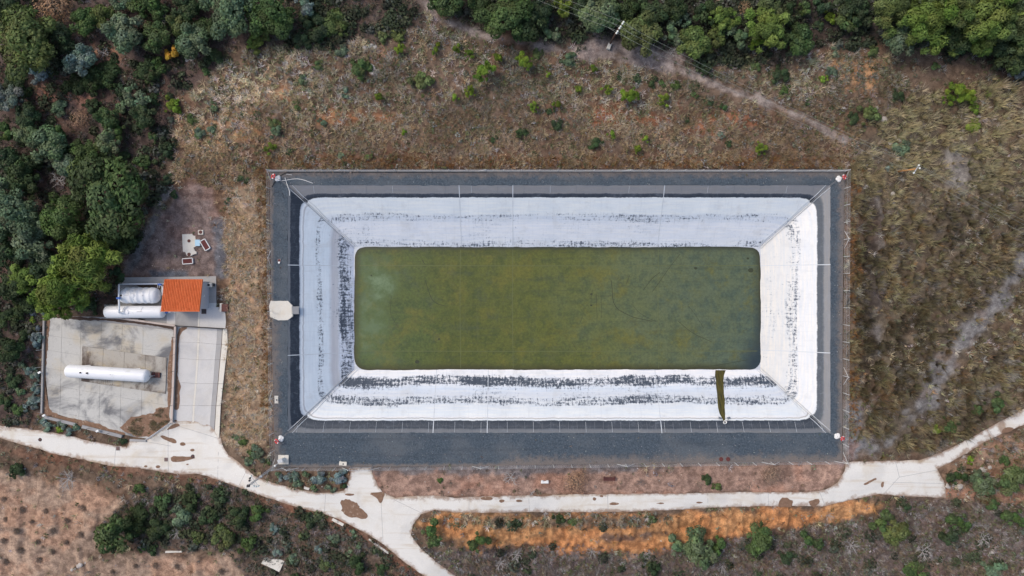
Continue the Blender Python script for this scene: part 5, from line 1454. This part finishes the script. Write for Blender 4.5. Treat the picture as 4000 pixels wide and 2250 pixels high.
# dry weeds in the soil at the lower corner of the tank yard
pz_ = [px0(a, b, YZ) for a, b in [(318,1080),(335,1052),(375,1046),(392,1040),(396,1028),(422,1026),(426,1060),(398,1082),(372,1096),(340,1095)]]
rr_ = np.random.default_rng(15); x = rr_.uniform(-68, -58, 2600); y = rr_.uniform(-26, -20, 2600); k = (sdf(x, y, pz_) < -.15) & (fbm(x * .8, y * .8, 6, 4) > .42); x, y = x[k], y[k]
col = pick(rr_, len(x), [(.24,.18,.11,3),(.16,.15,.07,2),(.30,.23,.16,2),(.10,.12,.05,1)]); hh = rr_.uniform(.15, .45, len(x)); zsave = GZ; GZ = np.full_like(GZ, YZ + .04)
blades('yard_weeds', 'dry weeds in the soil at the lower corner of the tank yard', x, y, col, hh, hh * 1.1, 10, .05, rr_); GZ = zsave
# stones
x, y, key, r = scatter(.6, dict(rest=.02, bank=.05, field=.015, ww=.03, gy=.18, dirt=.12, tan=.05, ss=.03, se=.12, org=.10, emb=.06), 67, .5, .3)
def stones(name, label, x, y, rad, col, r, z=None):
    ico = np.array([(0,0,1),(.9,0,.3),(.28,.85,.3),(-.72,.53,.3),(-.72,-.53,.3),(.28,-.85,.3),(.72,.53,-.4),(-.28,.85,-.4),(-.9,0,-.4),(-.28,-.85,-.4),(.72,-.53,-.4)])
    fi = [(0,1,2),(0,2,3),(0,3,4),(0,4,5),(0,5,1),(1,6,2),(2,6,7),(2,7,3),(3,7,8),(3,8,4),(4,8,9),(4,9,5),(5,9,10),(5,10,1),(1,10,6)]
    n = len(x); zz = gz_at(x, y) if z is None else z
    sc = rad[:, None, None] * r.uniform(.6, 1.3, (n, 11, 3)) * np.array([1, 1, .6])
    V = ico[None] * sc + np.stack([x, y, zz], -1)[:, None, :]
    F = (np.array(fi)[None] + (np.arange(n) * 11)[:, None, None]).reshape(-1, 3).astype(np.int32)
    C = np.repeat(col[:, None, :], 11, 1).reshape(-1, 3)
    return tag(link(name, mkmesh(name, V.reshape(-1, 3), F, M['leaf'], False, {'col': ('FLOAT_COLOR', C)})), label, kind='stuff')
stones('loose_stones', 'small loose stones on the bare soil', x, y, r.uniform(.06, .16, len(x)), pick(r, len(x), [(.42,.37,.33,2),(.30,.24,.21,2),(.52,.46,.40,1)]), r)
# coarse stones standing out of the crest gravel
n = 9000; r = np.random.default_rng(99); x = r.uniform(-42, 57, n); y = r.uniform(-31, 21, n)
k = (sdf(x, y, wPLAT) < -.2) & (sdf(x, y, rimpoly) > .1); x, y = x[k], y[k]
stones('gravel_stones', 'coarse stones of the gravel crest', x, y, r.uniform(.05, .11, len(x)), pick(r, len(x), [(.07,.08,.095,3),(.14,.155,.17,2),(.24,.25,.25,.8)]), r, np.full(len(x), .03))

# ------------------------------------------------------------------ trees and bushes, each a thing
KC = dict(dk=((.046,.072,.030),'dark green'), mg=((.074,.118,.038),'mid green'), gg=((.125,.172,.098),'grey green'), bg=((.165,.215,.185),'blue grey'),
          br=((.155,.225,.030),'bright green'), yg=((.135,.190,.040),'yellow green'), ol=((.11,.145,.05),'olive green'), ye=((.52,.31,.04),'golden yellow'),
          tn=((.36,.235,.15),'tan leaved'), gy=((.23,.21,.20),'grey leafless'), bn=((.12,.085,.07),'brown leafless'))
def crown_mesh(seed, nl, nleaf, ls, kind):
    """foliage of radius about 1: leaf clumps on many lobes"""
    r = np.random.default_rng(seed)
    dirs = r.normal(0, 1, (nl, 3)); dirs[:, 2] = np.abs(dirs[:, 2]) * .8 - .15; dirs /= np.linalg.norm(dirs, axis=1, keepdims=True)
    q0 = r.uniform(.25, 1.02, (nl, 1)); c = dirs * q0; c[:, 2] *= .8; rad = r.uniform(.20, .46, nl) * (1.2 - .62 * q0[:, 0]) * (1.25 if nl < 9 else 1); c[:, 0] *= r.uniform(.85, 1.2); c[0] = c[0] * 1.15
    if kind == 'P': c[:, 2] += (1 - np.hypot(c[:, 0], c[:, 1])) * .45; rad *= .78
    lum = r.uniform(.62, 1.38, nl); hue = r.normal(0, .06, (nl, 3))
    pr = rad ** 2 / (rad ** 2).sum(); li = r.choice(nl, nleaf * 2, p=pr)
    d = r.normal(0, 1, (len(li), 3)); d[:, 2] = d[:, 2] * .8 + .25; d /= np.linalg.norm(d, axis=1, keepdims=True)
    p = c[li] + d * (rad[li] * r.uniform(.72, 1.12, len(li)))[:, None]
    dist = np.linalg.norm(p[:, None] - c[None], axis=2) / rad[None]
    dist[np.arange(len(li)), li] = 9
    k = dist.min(1) > .72
    p, d, li = p[k][:nleaf], d[k][:nleaf], li[k][:nleaf]
    nn = len(p); q = p / (np.linalg.norm(p, axis=1, keepdims=True) + 1e-6)
    nrm = d + r.normal(0, .42, (nn, 3)) + q * .25; nrm /= np.linalg.norm(nrm, axis=1, keepdims=True)
    t1 = np.cross(nrm, r.normal(0, 1, (nn, 3))); t1 /= np.linalg.norm(t1, axis=1, keepdims=True) + 1e-9; t2 = np.cross(nrm, t1)
    asp = .34 if kind == 'P' else .62
    s = (ls * r.uniform(.6, 1.35, nn))[:, None] * (1.35 if kind == 'P' else 1)
    V = np.stack([p - t1 * s, p + t2 * s * asp - nrm * s * .25, p + t1 * s, p - t2 * s * asp - nrm * s * .25], 1).reshape(-1, 3)
    L = (lum[li] * r.uniform(.72, 1.3, nn))[:, None] * (1 + hue[li])
    C = np.repeat(L[:, None, :], 4, 1).reshape(-1, 3)
    return mkmesh('crown', V, np.arange(len(V), dtype=np.int32).reshape(-1, 4), M['leaf'], False, {'col': ('FLOAT_COLOR', C)})
def trunk_mesh(seed, h, r0, spread, nb):
    r = random.Random(seed); m = MB()
    m.tube([(0, 0, -.25), (r.uniform(-.04, .04), r.uniform(-.04, .04), h * .5), (r.uniform(-.08, .08), r.uniform(-.08, .08), h)], [r0 * 1.3, r0, r0 * .7], 6)
    for i in range(nb):
        a = 2 * math.pi * (i + r.random()) / nb; q = h * r.uniform(.45, 1)
        m.tube([(0, 0, q), (math.cos(a) * spread * .5, math.sin(a) * spread * .5, q + .22), (math.cos(a) * spread, math.sin(a) * spread, q + .42)], [r0 * .6, r0 * .4, r0 * .12], 5)
    return mkmesh('trunk', m.v, m.f, M['bark'])
def bare_mesh(seed, n1, dens):
    """leafless crown of radius 1: limbs, branches and many twigs"""
    r = random.Random(seed); m = MB()
    def grow(p, d, L, rad, lev):
        q = p + d * L
        mid = p.lerp(q, .5) + Vector((r.gauss(0, .04), r.gauss(0, .04), .02)) * L
        m.tube([p, mid, q], [rad, rad * .8, rad * .5], 4 if lev < 2 else 3, False)
        if lev >= 3: return
        for k in range(dens if lev > 0 else n1):
            t = r.uniform(.35, 1); s = p.lerp(q, t)
            e = (d + Vector((r.gauss(0, .7), r.gauss(0, .7), r.gauss(.15, .35)))).normalized()
            grow(s, e, L * r.uniform(.5, .75), rad * .55, lev + 1)
    for i in range(n1):
        a = 2 * math.pi * (i + r.random() * .6) / n1
        grow(Vector((0, 0, .25)), Vector((math.cos(a), math.sin(a), r.uniform(.25, .9))).normalized(), .55, .032, 1)
    m.tube([(0, 0, -.15), (0, 0, .3)], [.05, .04], 6)
    return m
def lsize(R): return 'S' if R < 1.0 else ('M' if R < 2.2 else ('L' if R < 3.8 else 'X'))
CR = {}; TR = {}
for kind in 'OPS':
    for sz, nl, nf, ls in (('S', 7, 330, .17), ('M', 13, 900, .115), ('L', 24, 2200, .080), ('X', 40, 4200, .060)):
        for v_ in range(3 if sz in 'SM' else 2): CR[kind, sz, v_] = crown_mesh(hash((kind == 'P', sz, v_)) % 9999 if False else (ord(kind) * 31 + ord(sz) * 7 + v_), nl, nf, ls, kind)
for v_ in range(3): TR[v_] = trunk_mesh(v_, .75, .055, .55, 5)
BR = {}
for v_ in range(3):
    mm = bare_mesh(50 + v_, 6, 4); BR['tw', v_] = mkmesh('branches', mm.v, mm.f, M['twig'])
leafc = M['leaf']
BARE = {}
for v_ in range(3):
    me = BR['tw', v_].copy(); me.materials.clear(); me.materials.append(M['leaf'])
    a = me.attributes.new('col', 'FLOAT_COLOR', 'POINT'); a.data.foreach_set('color', np.ones(len(me.vertices) * 4, np.float32)); BARE[v_] = me
def sprays(seed, n, ls):
    r = np.random.default_rng(seed); d = r.normal(0, 1, (n, 3)); d[:, 2] = np.abs(d[:, 2]) * .7; d /= np.linalg.norm(d, axis=1, keepdims=True)
    p = d * r.uniform(.45, 1, (n, 1)); t1 = r.normal(0, 1, (n, 3)); t1 /= np.linalg.norm(t1, axis=1, keepdims=True); t2 = np.cross(t1, d); s = ls
    V = np.stack([p - t1 * s, p + t2 * s * .5, p + t1 * s, p - t2 * s * .5], 1).reshape(-1, 3); V[:, 2] += .3
    C = np.repeat(r.uniform(.7, 1.3, (n, 1)) * np.ones((1, 3)), 4, 0)
    return mkmesh('dry_leaves', V, np.arange(len(V), dtype=np.int32).reshape(-1, 4), M['leaf'], False, {'col': ('FLOAT_COLOR', C)})
SPR = [sprays(5 + i, 700, .07) for i in range(2)]

ZONES = [((-99,-99,330,160),'at the wooded top left corner'), ((330,-99,640,205),'on the wooded edge beside the bank'), ((-99,160,250,300),'around the small reddish clearing'),
 ((250,205,460,335),'at the wood edge by the bank'), ((-99,300,250,480),'in the dark wood at the left edge'), ((250,335,470,470),'between oak and grassy bank'),
 ((-99,470,405,790),'in the grove above the white tanks'), ((-99,785,118,1050),'along the west side of the tank yard'), ((95,1040,330,1125),'on the verge between tank yard and track'),
 ((570,1080,690,1200),'below the lattice mast'), ((690,1178,882,1240),'between track and south fence'), ((120,1180,640,1460),'in the dark lower left scrub'),
 ((-99,1130,1000,1500),'beside the tan field of the lower left'), ((1000,1280,1300,1400),'on the point of the track fork'), ((1300,1290,1960,1460),'below the orange bank'),
 ((1900,1280,2320,1460),'below the orange bank east end'), ((2320,1130,2700,1260),'by the track at the lower right'), ((2320,1240,2700,1500),'at the lower right corner'),
 ((2200,980,2700,1160),'in the verge north of the east track'), ((1200,1180,2130,1240),'on the strip below the south fence'), ((640,-99,1000,120),'at the top edge above the bank'),
 ((1000,-99,1520,172),'along the top edge by the footpath'), ((1520,-99,1890,140),'in the thicket behind the wooden pole'), ((1890,-99,2210,170),'at the wood edge above the cables'),
 ((2210,-99,2700,210),'in the top right pine wood'), ((1900,160,2200,330),'on the bank below the overhead cables'), ((2180,200,2700,440),'in the tussock field of the upper right'),
 ((640,100,1080,440),'on the west part of the grassy bank'), ((1080,100,1440,260),'on the bank below the footpath'), ((1080,260,1440,430),'on the middle bank above the north fence'),
 ((1440,140,2150,300),'on the east bank\'s upper part'), ((1440,300,2150,430),'on the east bank above the north fence'), ((420,380,690,1080),'on the tan slope west of the reservoir')]
TREES = [
 # top left wood
 (65,118,72,'O','ol'),(8,14,36,'O','dk'),(130,14,46,'B','tn'),(212,52,34,'O','mg'),(300,8,24,'O','gg'),(372,12,40,'O','mg'),(405,42,36,'B','gy'),(312,85,46,'O','gg'),(392,94,36,'O','mg'),
 (482,105,42,'O','gg'),(576,34,58,'O','gg'),(433,137,21,'O','ye'),(402,168,20,'O','mg'),(372,176,30,'S','dk'),(200,150,38,'O','bg'),(98,184,28,'S','bg'),(190,216,30,'S','dk'),(234,196,34,'S','dk'),
 (274,182,30,'S','dk'),(336,246,28,'O','gg'),(312,271,20,'S','gg'),(384,252,18,'S','dk'),(436,271,22,'S','br'),(147,268,21,'S','gg'),(72,292,29,'O','dk'),(230,269,23,'S','dk'),(200,297,24,'B','tn'),
 (270,300,30,'O','mg'),(290,322,25,'O','mg'),(276,355,31,'O','gg'),(360,294,32,'O','dk'),(120,358,46,'O','gg'),(62,332,31,'O','gg'),(142,332,24,'O','mg'),(217,381,33,'O','mg'),(168,416,30,'O','gg'),
 (357,401,23,'S','mg'),(416,380,24,'S','dk'),(386,345,14,'S','mg'),(18,330,26,'O','mg'),(18,402,36,'O','dk'),(64,440,38,'O','dk'),(8,470,32,'O','gg'),(142,452,34,'B','gy'),(420,452,16,'S','dk'),
 (18,245,36,'O','bg'),(150,95,36,'O','dk'),(255,130,28,'B','gy'),(262,40,30,'O','ol'),(450,62,30,'O','ol'),(520,70,30,'O','dk'),(470,15,34,'O','dk'),(540,140,22,'S','dk'),(40,212,30,'S','dk'),(252,70,24,'B','gy'),
 (308,225,18,'S','dk'),(170,385,22,'S','dk'),(100,405,26,'S','dk'),(310,392,16,'S','dk'),(405,300,16,'B','tn'),(480,300,13,'S','mg'),(500,335,14,'S','gg'),(532,322,12,'S','gg'),(498,340,10,'S','mg'),(540,265,12,'S','gg'),(520,178,12,'S','mg'),
 (436,491,10,'S','dk'),(610,448,12,'S','dk'),(570,505,10,'S','dk'),
 # grove
 (282,490,90,'O','mg'),(160,552,60,'O','mg'),(42,545,56,'O','gg'),(88,604,46,'O','gg'),(228,655,72,'P','yg'),(150,738,58,'P','yg'),(62,702,34,'P','yg'),(18,642,38,'O','dk'),(308,604,40,'O','dk'),(20,720,34,'O','dk'),(220,590,34,'O','dk'),(110,672,38,'O','dk'),(8,590,28,'P','ol'),(300,690,22,'O','dk'),(60,770,30,'S','dk'),(225,770,22,'S','dk'),
 # yard west side and verge
 (82,785,13,'S','bg'),(80,806,10,'S','br'),(112,782,11,'S','bg'),(90,855,21,'S','bg'),(26,880,34,'O','dk'),(56,918,13,'S','gg'),(74,932,14,'S','bg'),(88,945,15,'S','bg'),(52,988,12,'S','gg'),(84,1008,18,'S','bg'),(62,1028,11,'S','bg'),(41,1032,15,'S','mg'),(90,980,15,'S','bg'),(20,800,30,'S','dk'),(30,960,20,'S','dk'),(14,1010,18,'S','dk'),(60,845,16,'S','dk'),
 (108,1062,12,'S','bg'),(122,1074,14,'S','bg'),(149,1083,9,'S','br'),(158,1068,13,'S','bg'),(176,1086,13,'S','bg'),(190,1076,10,'S','gg'),(310,1112,10,'S','dk'),
 # slope and bank by the mast
 (650,1132,19,'S','gg'),(632,1142,12,'S','mg'),(622,1160,14,'S','gg'),(612,1112,13,'S','mg'),(672,1132,9,'B','tn'),(592,1098,10,'S','gg'),(676,1160,9,'S','ol'),(636,1165,12,'B','gy'),
 (802,1206,19,'S','bg'),(853,1200,20,'S','bg'),(748,1218,14,'S','gg'),(790,1231,10,'S','gg'),(718,1202,12,'S','bg'),(742,1198,13,'S','bg'),(830,1226,12,'S','gg'),(700,1192,9,'S','gg'),(770,1196,10,'S','gg'),(862,1222,9,'S','dk'),
 # lower left
 (45,1181,21,'S','dk'),(162,1210,44,'B','gy'),(290,1342,47,'O','mg'),(352,1228,14,'S','mg'),(415,1265,26,'S','mg'),(350,1300,30,'S','dk'),(390,1330,30,'S','dk'),(475,1262,26,'S','dk'),(520,1292,28,'S','dk'),(565,1352,32,'S','ol'),(440,1345,24,'B','gy'),(632,1368,22,'S','mg'),(460,1300,26,'S','gg'),(600,1300,30,'S','dk'),(650,1290,26,'S','mg'),(380,1385,16,'S','dk'),(355,1380,12,'S','mg'),(552,1250,24,'S','dk'),(330,1250,18,'B','bn'),(690,1330,14,'S','bg'),(330,1330,22,'S','dk'),(500,1345,20,'S','ol'),
 (697,1388,13,'S','bg'),(705,1332,9,'S','bg'),(736,1404,14,'S','gg'),(802,1380,14,'S','bg'),(900,1416,26,'S','dk'),(880,1390,10,'S','gg'),(780,1310,20,'S','dk'),(840,1350,16,'S','gg'),(960,1430,18,'S','dk'),(740,1450,16,'S','dk'),(905,1372,9,'S','gg'),(890,1340,10,'S','gg'),(820,1420,20,'S','ol'),(760,1345,12,'S','ol'),
 # fork and south
 (1090,1344,27,'O','mg'),(1202,1366,24,'O','mg'),(1760,1376,42,'O','gg'),(1716,1376,26,'O','gg'),(1806,1372,24,'O','mg'),(1906,1356,36,'O','mg'),(2044,1362,26,'O','mg'),(2220,1308,28,'O','mg'),(2253,1340,33,'O','ol'),(2407,1312,28,'O','mg'),(2385,1350,26,'O','dk'),(2404,1200,23,'O','dk'),(2470,1213,32,'O','gg'),(2550,1206,36,'O','ol'),(2547,1302,28,'O','mg'),(2354,1080,13,'S','br'),(2386,1072,20,'S','mg'),(2460,1032,15,'S','mg'),(2502,1020,22,'S','mg'),(2530,1158,15,'S','mg'),(2440,1160,12,'S','br'),(2498,1268,18,'S','mg'),
 (1300,1400,28,'B','gy'),(1260,1420,30,'B','gy'),(1490,1390,26,'B','gy'),(1630,1395,22,'B','gy'),(2147,1376,34,'B','gy'),(2330,1390,36,'B','gy'),(2480,1360,34,'B','gy'),(2080,1400,30,'B','bn'),(1980,1400,24,'S','dk'),(2300,1440,30,'S','mg'),(2500,1430,28,'S','gg'),(2090,1300,20,'B','gy'),(1300,1320,14,'S','dk'),(1410,1310,16,'S','dk'),(1440,1312,14,'S','ol'),(1640,1310,14,'S','ol'),(2280,1275,14,'S','dk'),(2310,1300,18,'B','gy'),(2180,1330,20,'B','bn'),(1640,1430,22,'S','dk'),(1820,1430,26,'B','gy'),(1380,1440,26,'B','bn'),
 # brown strip
 (1285,1204,32,'B','gy'),(1450,1214,30,'B','tn'),(1612,1215,20,'B','bn'),(1946,1196,26,'B','tn'),(1780,1206,13,'S','dk'),(1108,1210,8,'S','mg'),(1800,1222,12,'S','ol'),
 # top edge
 (690,48,54,'O','mg'),(664,80,22,'O','ol'),(648,101,24,'S','yg'),(770,10,28,'O','bg'),(800,74,34,'S','dk'),(840,58,30,'S','ol'),(770,52,28,'S','dk'),(760,100,24,'S','dk'),(1122,8,36,'O','mg'),(1262,42,58,'O','mg'),(1322,66,44,'O','dk'),(1412,18,26,'P','yg'),(1340,80,13,'S','br'),(1388,86,20,'O','gg'),(1205,8,32,'O','dk'),(1470,20,32,'O','dk'),(1510,34,46,'O','gg'),(1360,30,32,'O','dk'),
 (1608,80,46,'O','ol'),(1570,20,30,'O','dk'),(1640,26,34,'O','dk'),(1700,18,30,'O','dk'),(1716,46,20,'O','gg'),(1746,104,36,'O','ol'),(1700,88,28,'O','gg'),(1820,46,30,'P','yg'),(1873,20,18,'B','tn'),(1800,100,28,'O','ol'),(1782,30,28,'O','dk'),(1850,84,28,'O','gg'),(1776,168,20,'S','dk'),(1690,130,20,'B','gy'),
 (1930,76,44,'P','yg'),(1900,110,16,'P','br'),(2024,24,19,'O','mg'),(2085,50,18,'S','br'),(2014,100,38,'O','mg'),(2116,18,28,'B','gy'),(1985,40,28,'O','dk'),(2060,14,26,'O','dk'),(2150,14,34,'O','dk'),(2125,46,26,'O','ol'),(2060,62,14,'S','dk'),(1935,14,30,'O','ol'),(2165,52,28,'O','dk'),
 (2265,100,38,'O','gg'),(2245,26,48,'P','ol'),(2330,52,62,'P','yg'),(2405,28,58,'P','ol'),(2484,40,66,'P','yg'),(2460,108,38,'P','yg'),(2556,58,58,'P','ol'),(2556,140,42,'O','dk'),(2420,92,44,'O','dk'),(2520,110,40,'O','dk'),(2564,190,16,'S','bg'),(2560,20,40,'O','dk'),(2290,10,36,'P','ol'),(2350,10,40,'P','ol'),(2198,130,16,'S','ol'),
 (2405,230,24,'P','br'),(2432,240,20,'P','br'),(2390,250,16,'P','br'),(2447,276,16,'S','br'),(2449,320,18,'S','br'),(2487,240,9,'S','br'),(2258,240,17,'S','dk'),(1962,187,23,'S','dk'),(1970,226,13,'S','mg'),(2075,200,12,'S','br'),(2094,178,14,'S','gg'),(2032,253,8,'S','mg'),(2190,294,25,'S','ol'),(2148,300,15,'S','dk'),(2266,376,24,'S','gg'),(2236,420,10,'S','bg'),(2100,132,12,'S','gg'),(2352,165,10,'S','ol'),(1900,165,14,'S','ol'),
 # young pines and shrubs of the bank
 (1007,121,14,'P','br'),(1097,128,10,'P','br'),(1101,112,8,'P','br'),(1146,122,12,'P','br'),(1183,135,13,'P','br'),(1253,146,12,'P','br'),(1217,182,26,'P','br'),(1182,231,14,'P','br'),(1145,248,11,'P','br'),(953,243,12,'P','br'),(1018,332,9,'P','br'),(680,372,14,'P','br'),
 (725,383,10,'S','dk'),(745,267,11,'S','mg'),(810,305,12,'S','gg'),(855,390,10,'S','gg'),(906,170,25,'S','mg'),(1068,211,25,'S','ol'),(1245,350,11,'S','dk'),(800,165,16,'S','ol'),(860,130,16,'S','gg'),(700,330,16,'S','gg'),(960,95,16,'S','ol'),(1000,90,18,'S','ol'),(760,200,14,'S','gg'),(870,230,12,'S','gg'),(690,310,14,'S','ol'),(930,395,10,'S','ol'),
 (1320,155,20,'P','br'),(1380,187,8,'P','br'),(1492,176,12,'P','br'),(1455,225,10,'P','br'),(1528,226,13,'P','br'),(1586,240,20,'P','br'),(1671,250,14,'P','br'),(1341,267,13,'P','br'),(1402,265,11,'P','br'),(1538,337,12,'P','br'),(1623,351,10,'P','br'),(1605,374,10,'P','br'),(1915,372,16,'P','br'),(1666,213,10,'S','mg'),(1699,217,13,'S','mg'),(1640,206,12,'S','dk'),(1748,241,10,'S','mg'),(1783,259,10,'S','dk'),(1820,266,11,'S','mg'),(1498,360,17,'S','dk'),(1400,315,15,'S','dk'),(1388,280,12,'S','dk'),(1312,332,14,'S','dk'),(1814,342,10,'S','bg'),(1831,362,9,'S','dk'),(1600,200,11,'S','dk'),(1560,190,10,'S','dk'),(1430,150,18,'S','gg'),(1350,135,14,'S','ol'),(1730,300,8,'S','dk'),
]
ZONES += [((-999,-999,9999,9999),'on the open ground')]
VINES = [(112,562+0),(0,0)]
VN = [(225,1125),(328,1175),(410,1110),(325,1285),(400,1245),(80,1225),(95,1325),(20,1385),(190,1375),(255,1335),(15,1065),(10,1275),(100,1120),(150,1180),(185,1280),(260,1225),(20,1170),(565,1430),(680,1400),(775,1400),(885,1405),(1110,1430),(1215,1350)]
for a, b in VN: TREES.append((a / 2, 724.5 + b / 2, random.uniform(9, 14), 'V', 'bn'))
def zone(px, py):
    for (a, b, c, d), t in ZONES:
        if a <= px < c and b <= py < d: return t
ORD = ['first','second','third','fourth','fifth','sixth','seventh','eighth','ninth','tenth','eleventh','twelfth','thirteenth','fourteenth','fifteenth','sixteenth','seventeenth','eighteenth','nineteenth','twentieth','twenty-first','twenty-second','twenty-third','twenty-fourth','twenty-fifth','twenty-sixth']
def sizeword(r, k):
    if k == 'V' or (k == 'P' and r < 28): return ''
    return 'tiny' if r < 10.5 else ('small' if r < 17 else ('low broad' if k == 'S' and r > 26 else ('medium' if r < 30 else ('large' if r < 50 else 'huge'))))
def nounof(r, k):
    if k == 'P': return 'pine' if r >= 28 else 'young pine'
    if k == 'O': return 'tree'
    if k == 'B': return 'tree' if r >= 24 else 'bush'
    if k == 'V': return 'vine stump'
    return 'bush'
base_lab = []
for t in TREES:
    zt = 'on the tan field of the lower left' if t[3] == 'V' else zone(t[0], t[1])
    base_lab.append((' '.join(w for w in (sizeword(t[2], t[3]), KC[t[4]][1], nounof(t[2], t[3])) if w), zt))
cnt = {}
for i, b in enumerate(base_lab): cnt.setdefault(b, []).append(i)
LABEL = {}
for b, ids in cnt.items():
    if len(ids) == 1: LABEL[ids[0]] = f'{b[0]} {b[1]}'; continue
    for k, i in enumerate(sorted(ids, key=lambda i: TREES[i][0])):
        if len(ids) == 2: pos = ('left one of two', 'right one of two')[k]
        elif k == 0: pos = 'leftmost'
        elif k == len(ids) - 1: pos = 'rightmost'
        else: pos = ORD[k] + ' from left'
        LABEL[i] = f'{b[0]} {b[1]}, {pos}'
GRP = {'P': 'pines', 'O': 'broadleaf trees of the woods', 'S': 'bushes', 'B': 'leafless trees and bushes', 'V': 'vine stumps of the tan field'}
NAME = {'P': 'pine_tree', 'O': 'broadleaf_tree', 'S': 'bush', 'B': 'bare_tree', 'V': 'vine_stump'}
CATN = {'P': 'tree', 'O': 'tree', 'S': 'bush', 'B': 'tree', 'V': 'stump'}
for i, (px, py, rr, kind, ck) in enumerate(TREES):
    r = random.Random(i * 13 + 1)
    R_ = rr * S * (1.14 if kind != 'V' else 1.5)
    hc = {'O': .85, 'P': 1.0, 'S': .30, 'B': .45, 'V': .4}[kind] * R_
    q = P(px, py, hc)
    zb = float(gz_at(q.x, q.y)) - .02
    t = thing('bare_bush' if kind == 'B' and rr < 24 else NAME[kind], LABEL[i], 'bush' if kind == 'B' and rr < 24 else CATN[kind], (q.x, q.y, zb), r.uniform(0, 6.28), GRP[kind])
    base = KC[ck][0]; jit = r.uniform(.86, 1.16); tint = (base[0] * jit * r.uniform(.93, 1.07), base[1] * jit, base[2] * jit * r.uniform(.85, 1.15), 1)
    if kind in 'BV':
        v_ = r.randrange(3); sc_ = R_ * .72
        o = link('branches', BARE[v_], t, None, None, (sc_, sc_, sc_ * .8)); o.color = (.20, .165, .145, 1) if ck == 'bn' else ((.44, .41, .39, 1) if ck == 'gy' else (.30, .24, .18, 1))
        if ck == 'tn':
            l = link('dry_leaves', SPR[i % 2], t, None, None, (R_, R_, R_ * .75)); l.color = tint
        if kind == 'V':
            l = link('dry_leaves', SPR[i % 2], t, (0, 0, -.05), None, (R_ * .55, R_ * .55, R_ * .35)); l.color = (.085, .065, .05, 1)
        continue
    sz = lsize(R_); nv = 3 if sz in 'SM' else 2
    me = CR[kind, sz, r.randrange(nv)]
    zc = {'O': .82, 'P': .80, 'S': .22}[kind] * R_; fl = {'O': r.uniform(.72, .88), 'P': r.uniform(.95, 1.15), 'S': r.uniform(.62, .8)}[kind]
    c = link('crown', me, t, (0, 0, zc), (0, 0, r.uniform(0, 6.28)), (R_ * r.uniform(.86, 1.12), R_ * r.uniform(.86, 1.12), R_ * fl)); c.color = tint
    hs = zc / .75
    link('trunk', TR[r.randrange(3)], t, None, None, (R_, R_, hs if kind != 'S' else R_ * .5))

# pale rocks lying about
RK = [(935,168),(941,172),(937,183),(946,186),(952,178),(944,180),(939,177),(935,115),(930,117),(943,118),(918,119),(2245,640),(2246,488),(2248,510),(2258,402),(2225,300),(2205,272),(2240,360),(2252,345),(2262,352),(2385,1222),(2398,1222),(2415,1224),(2450,1190),(2470,1180),(2490,1176),(2496,1388),(2575,1436),(213,1416),(205,1420),(196,1425),(188,1431),(180,1434),(1850,1398),(470,150),(477,146),(483,148),(380,442),(181,70),(260,72)]
rme = []
for k in range(3):
    r = random.Random(k); m = MB()
    m.lathe([(.55, -.3), (1.0, -.05), (.92, .25), (.5, .5), (.05, .58)], 7)
    m.v = [(x * r.uniform(.75, 1.2), y * r.uniform(.65, 1.1), z * r.uniform(.8, 1.2)) for x, y, z in m.v]; rme.append(mkmesh('rock', m.v, m.f, M['rock']))
rz_n = {}
RZ = [((900,100,980,200),'on the bare patch of the grassy bank'),((2200,260,2270,660),'on the strip west of the tussock field'),((2380,1170,2500,1230),'on the bank by the lower right track'),((170,1410,220,1440),'in the row beside the tan field'),((460,140,490,160),'below the golden yellow tree')]
def rzone(x, y):
    for (a, b, c, d), t in RZ:
        if a <= x <= c and b <= y <= d: return t
    return {(2496,1388): 'in the twiggy scrub of the lower right', (2575,1436): 'at the lower right corner', (1850,1398): 'below the orange bank', (380,442): 'at the edge of the big oak', (181,70): 'in the top left wood near the corner', (260,72): 'in the top left wood, farther right'}.get((x, y), 'on open ground')
for i, (x, y) in enumerate(RK): rz_n.setdefault(rzone(x, y), []).append(i)
for zt, ids in rz_n.items():
    for k, i in enumerate(sorted(ids, key=lambda i: RK[i])):
        x, y = RK[i]; q = P(x, y); s = random.Random(i).uniform(.28, .6)
        o = link('rock', rme[i % 3], None, (q.x, q.y, float(gz_at(q.x, q.y))), (0, 0, i * 1.7), (s, s, s * .8))
        lab = f'pale rock {zt}' if len(ids) == 1 else f'pale rock {zt}, ' + ('leftmost' if k == 0 else ('rightmost' if k == len(ids) - 1 else ORD[k] + ' from left'))
        tag(o, lab, 'rock', 'pale rocks')
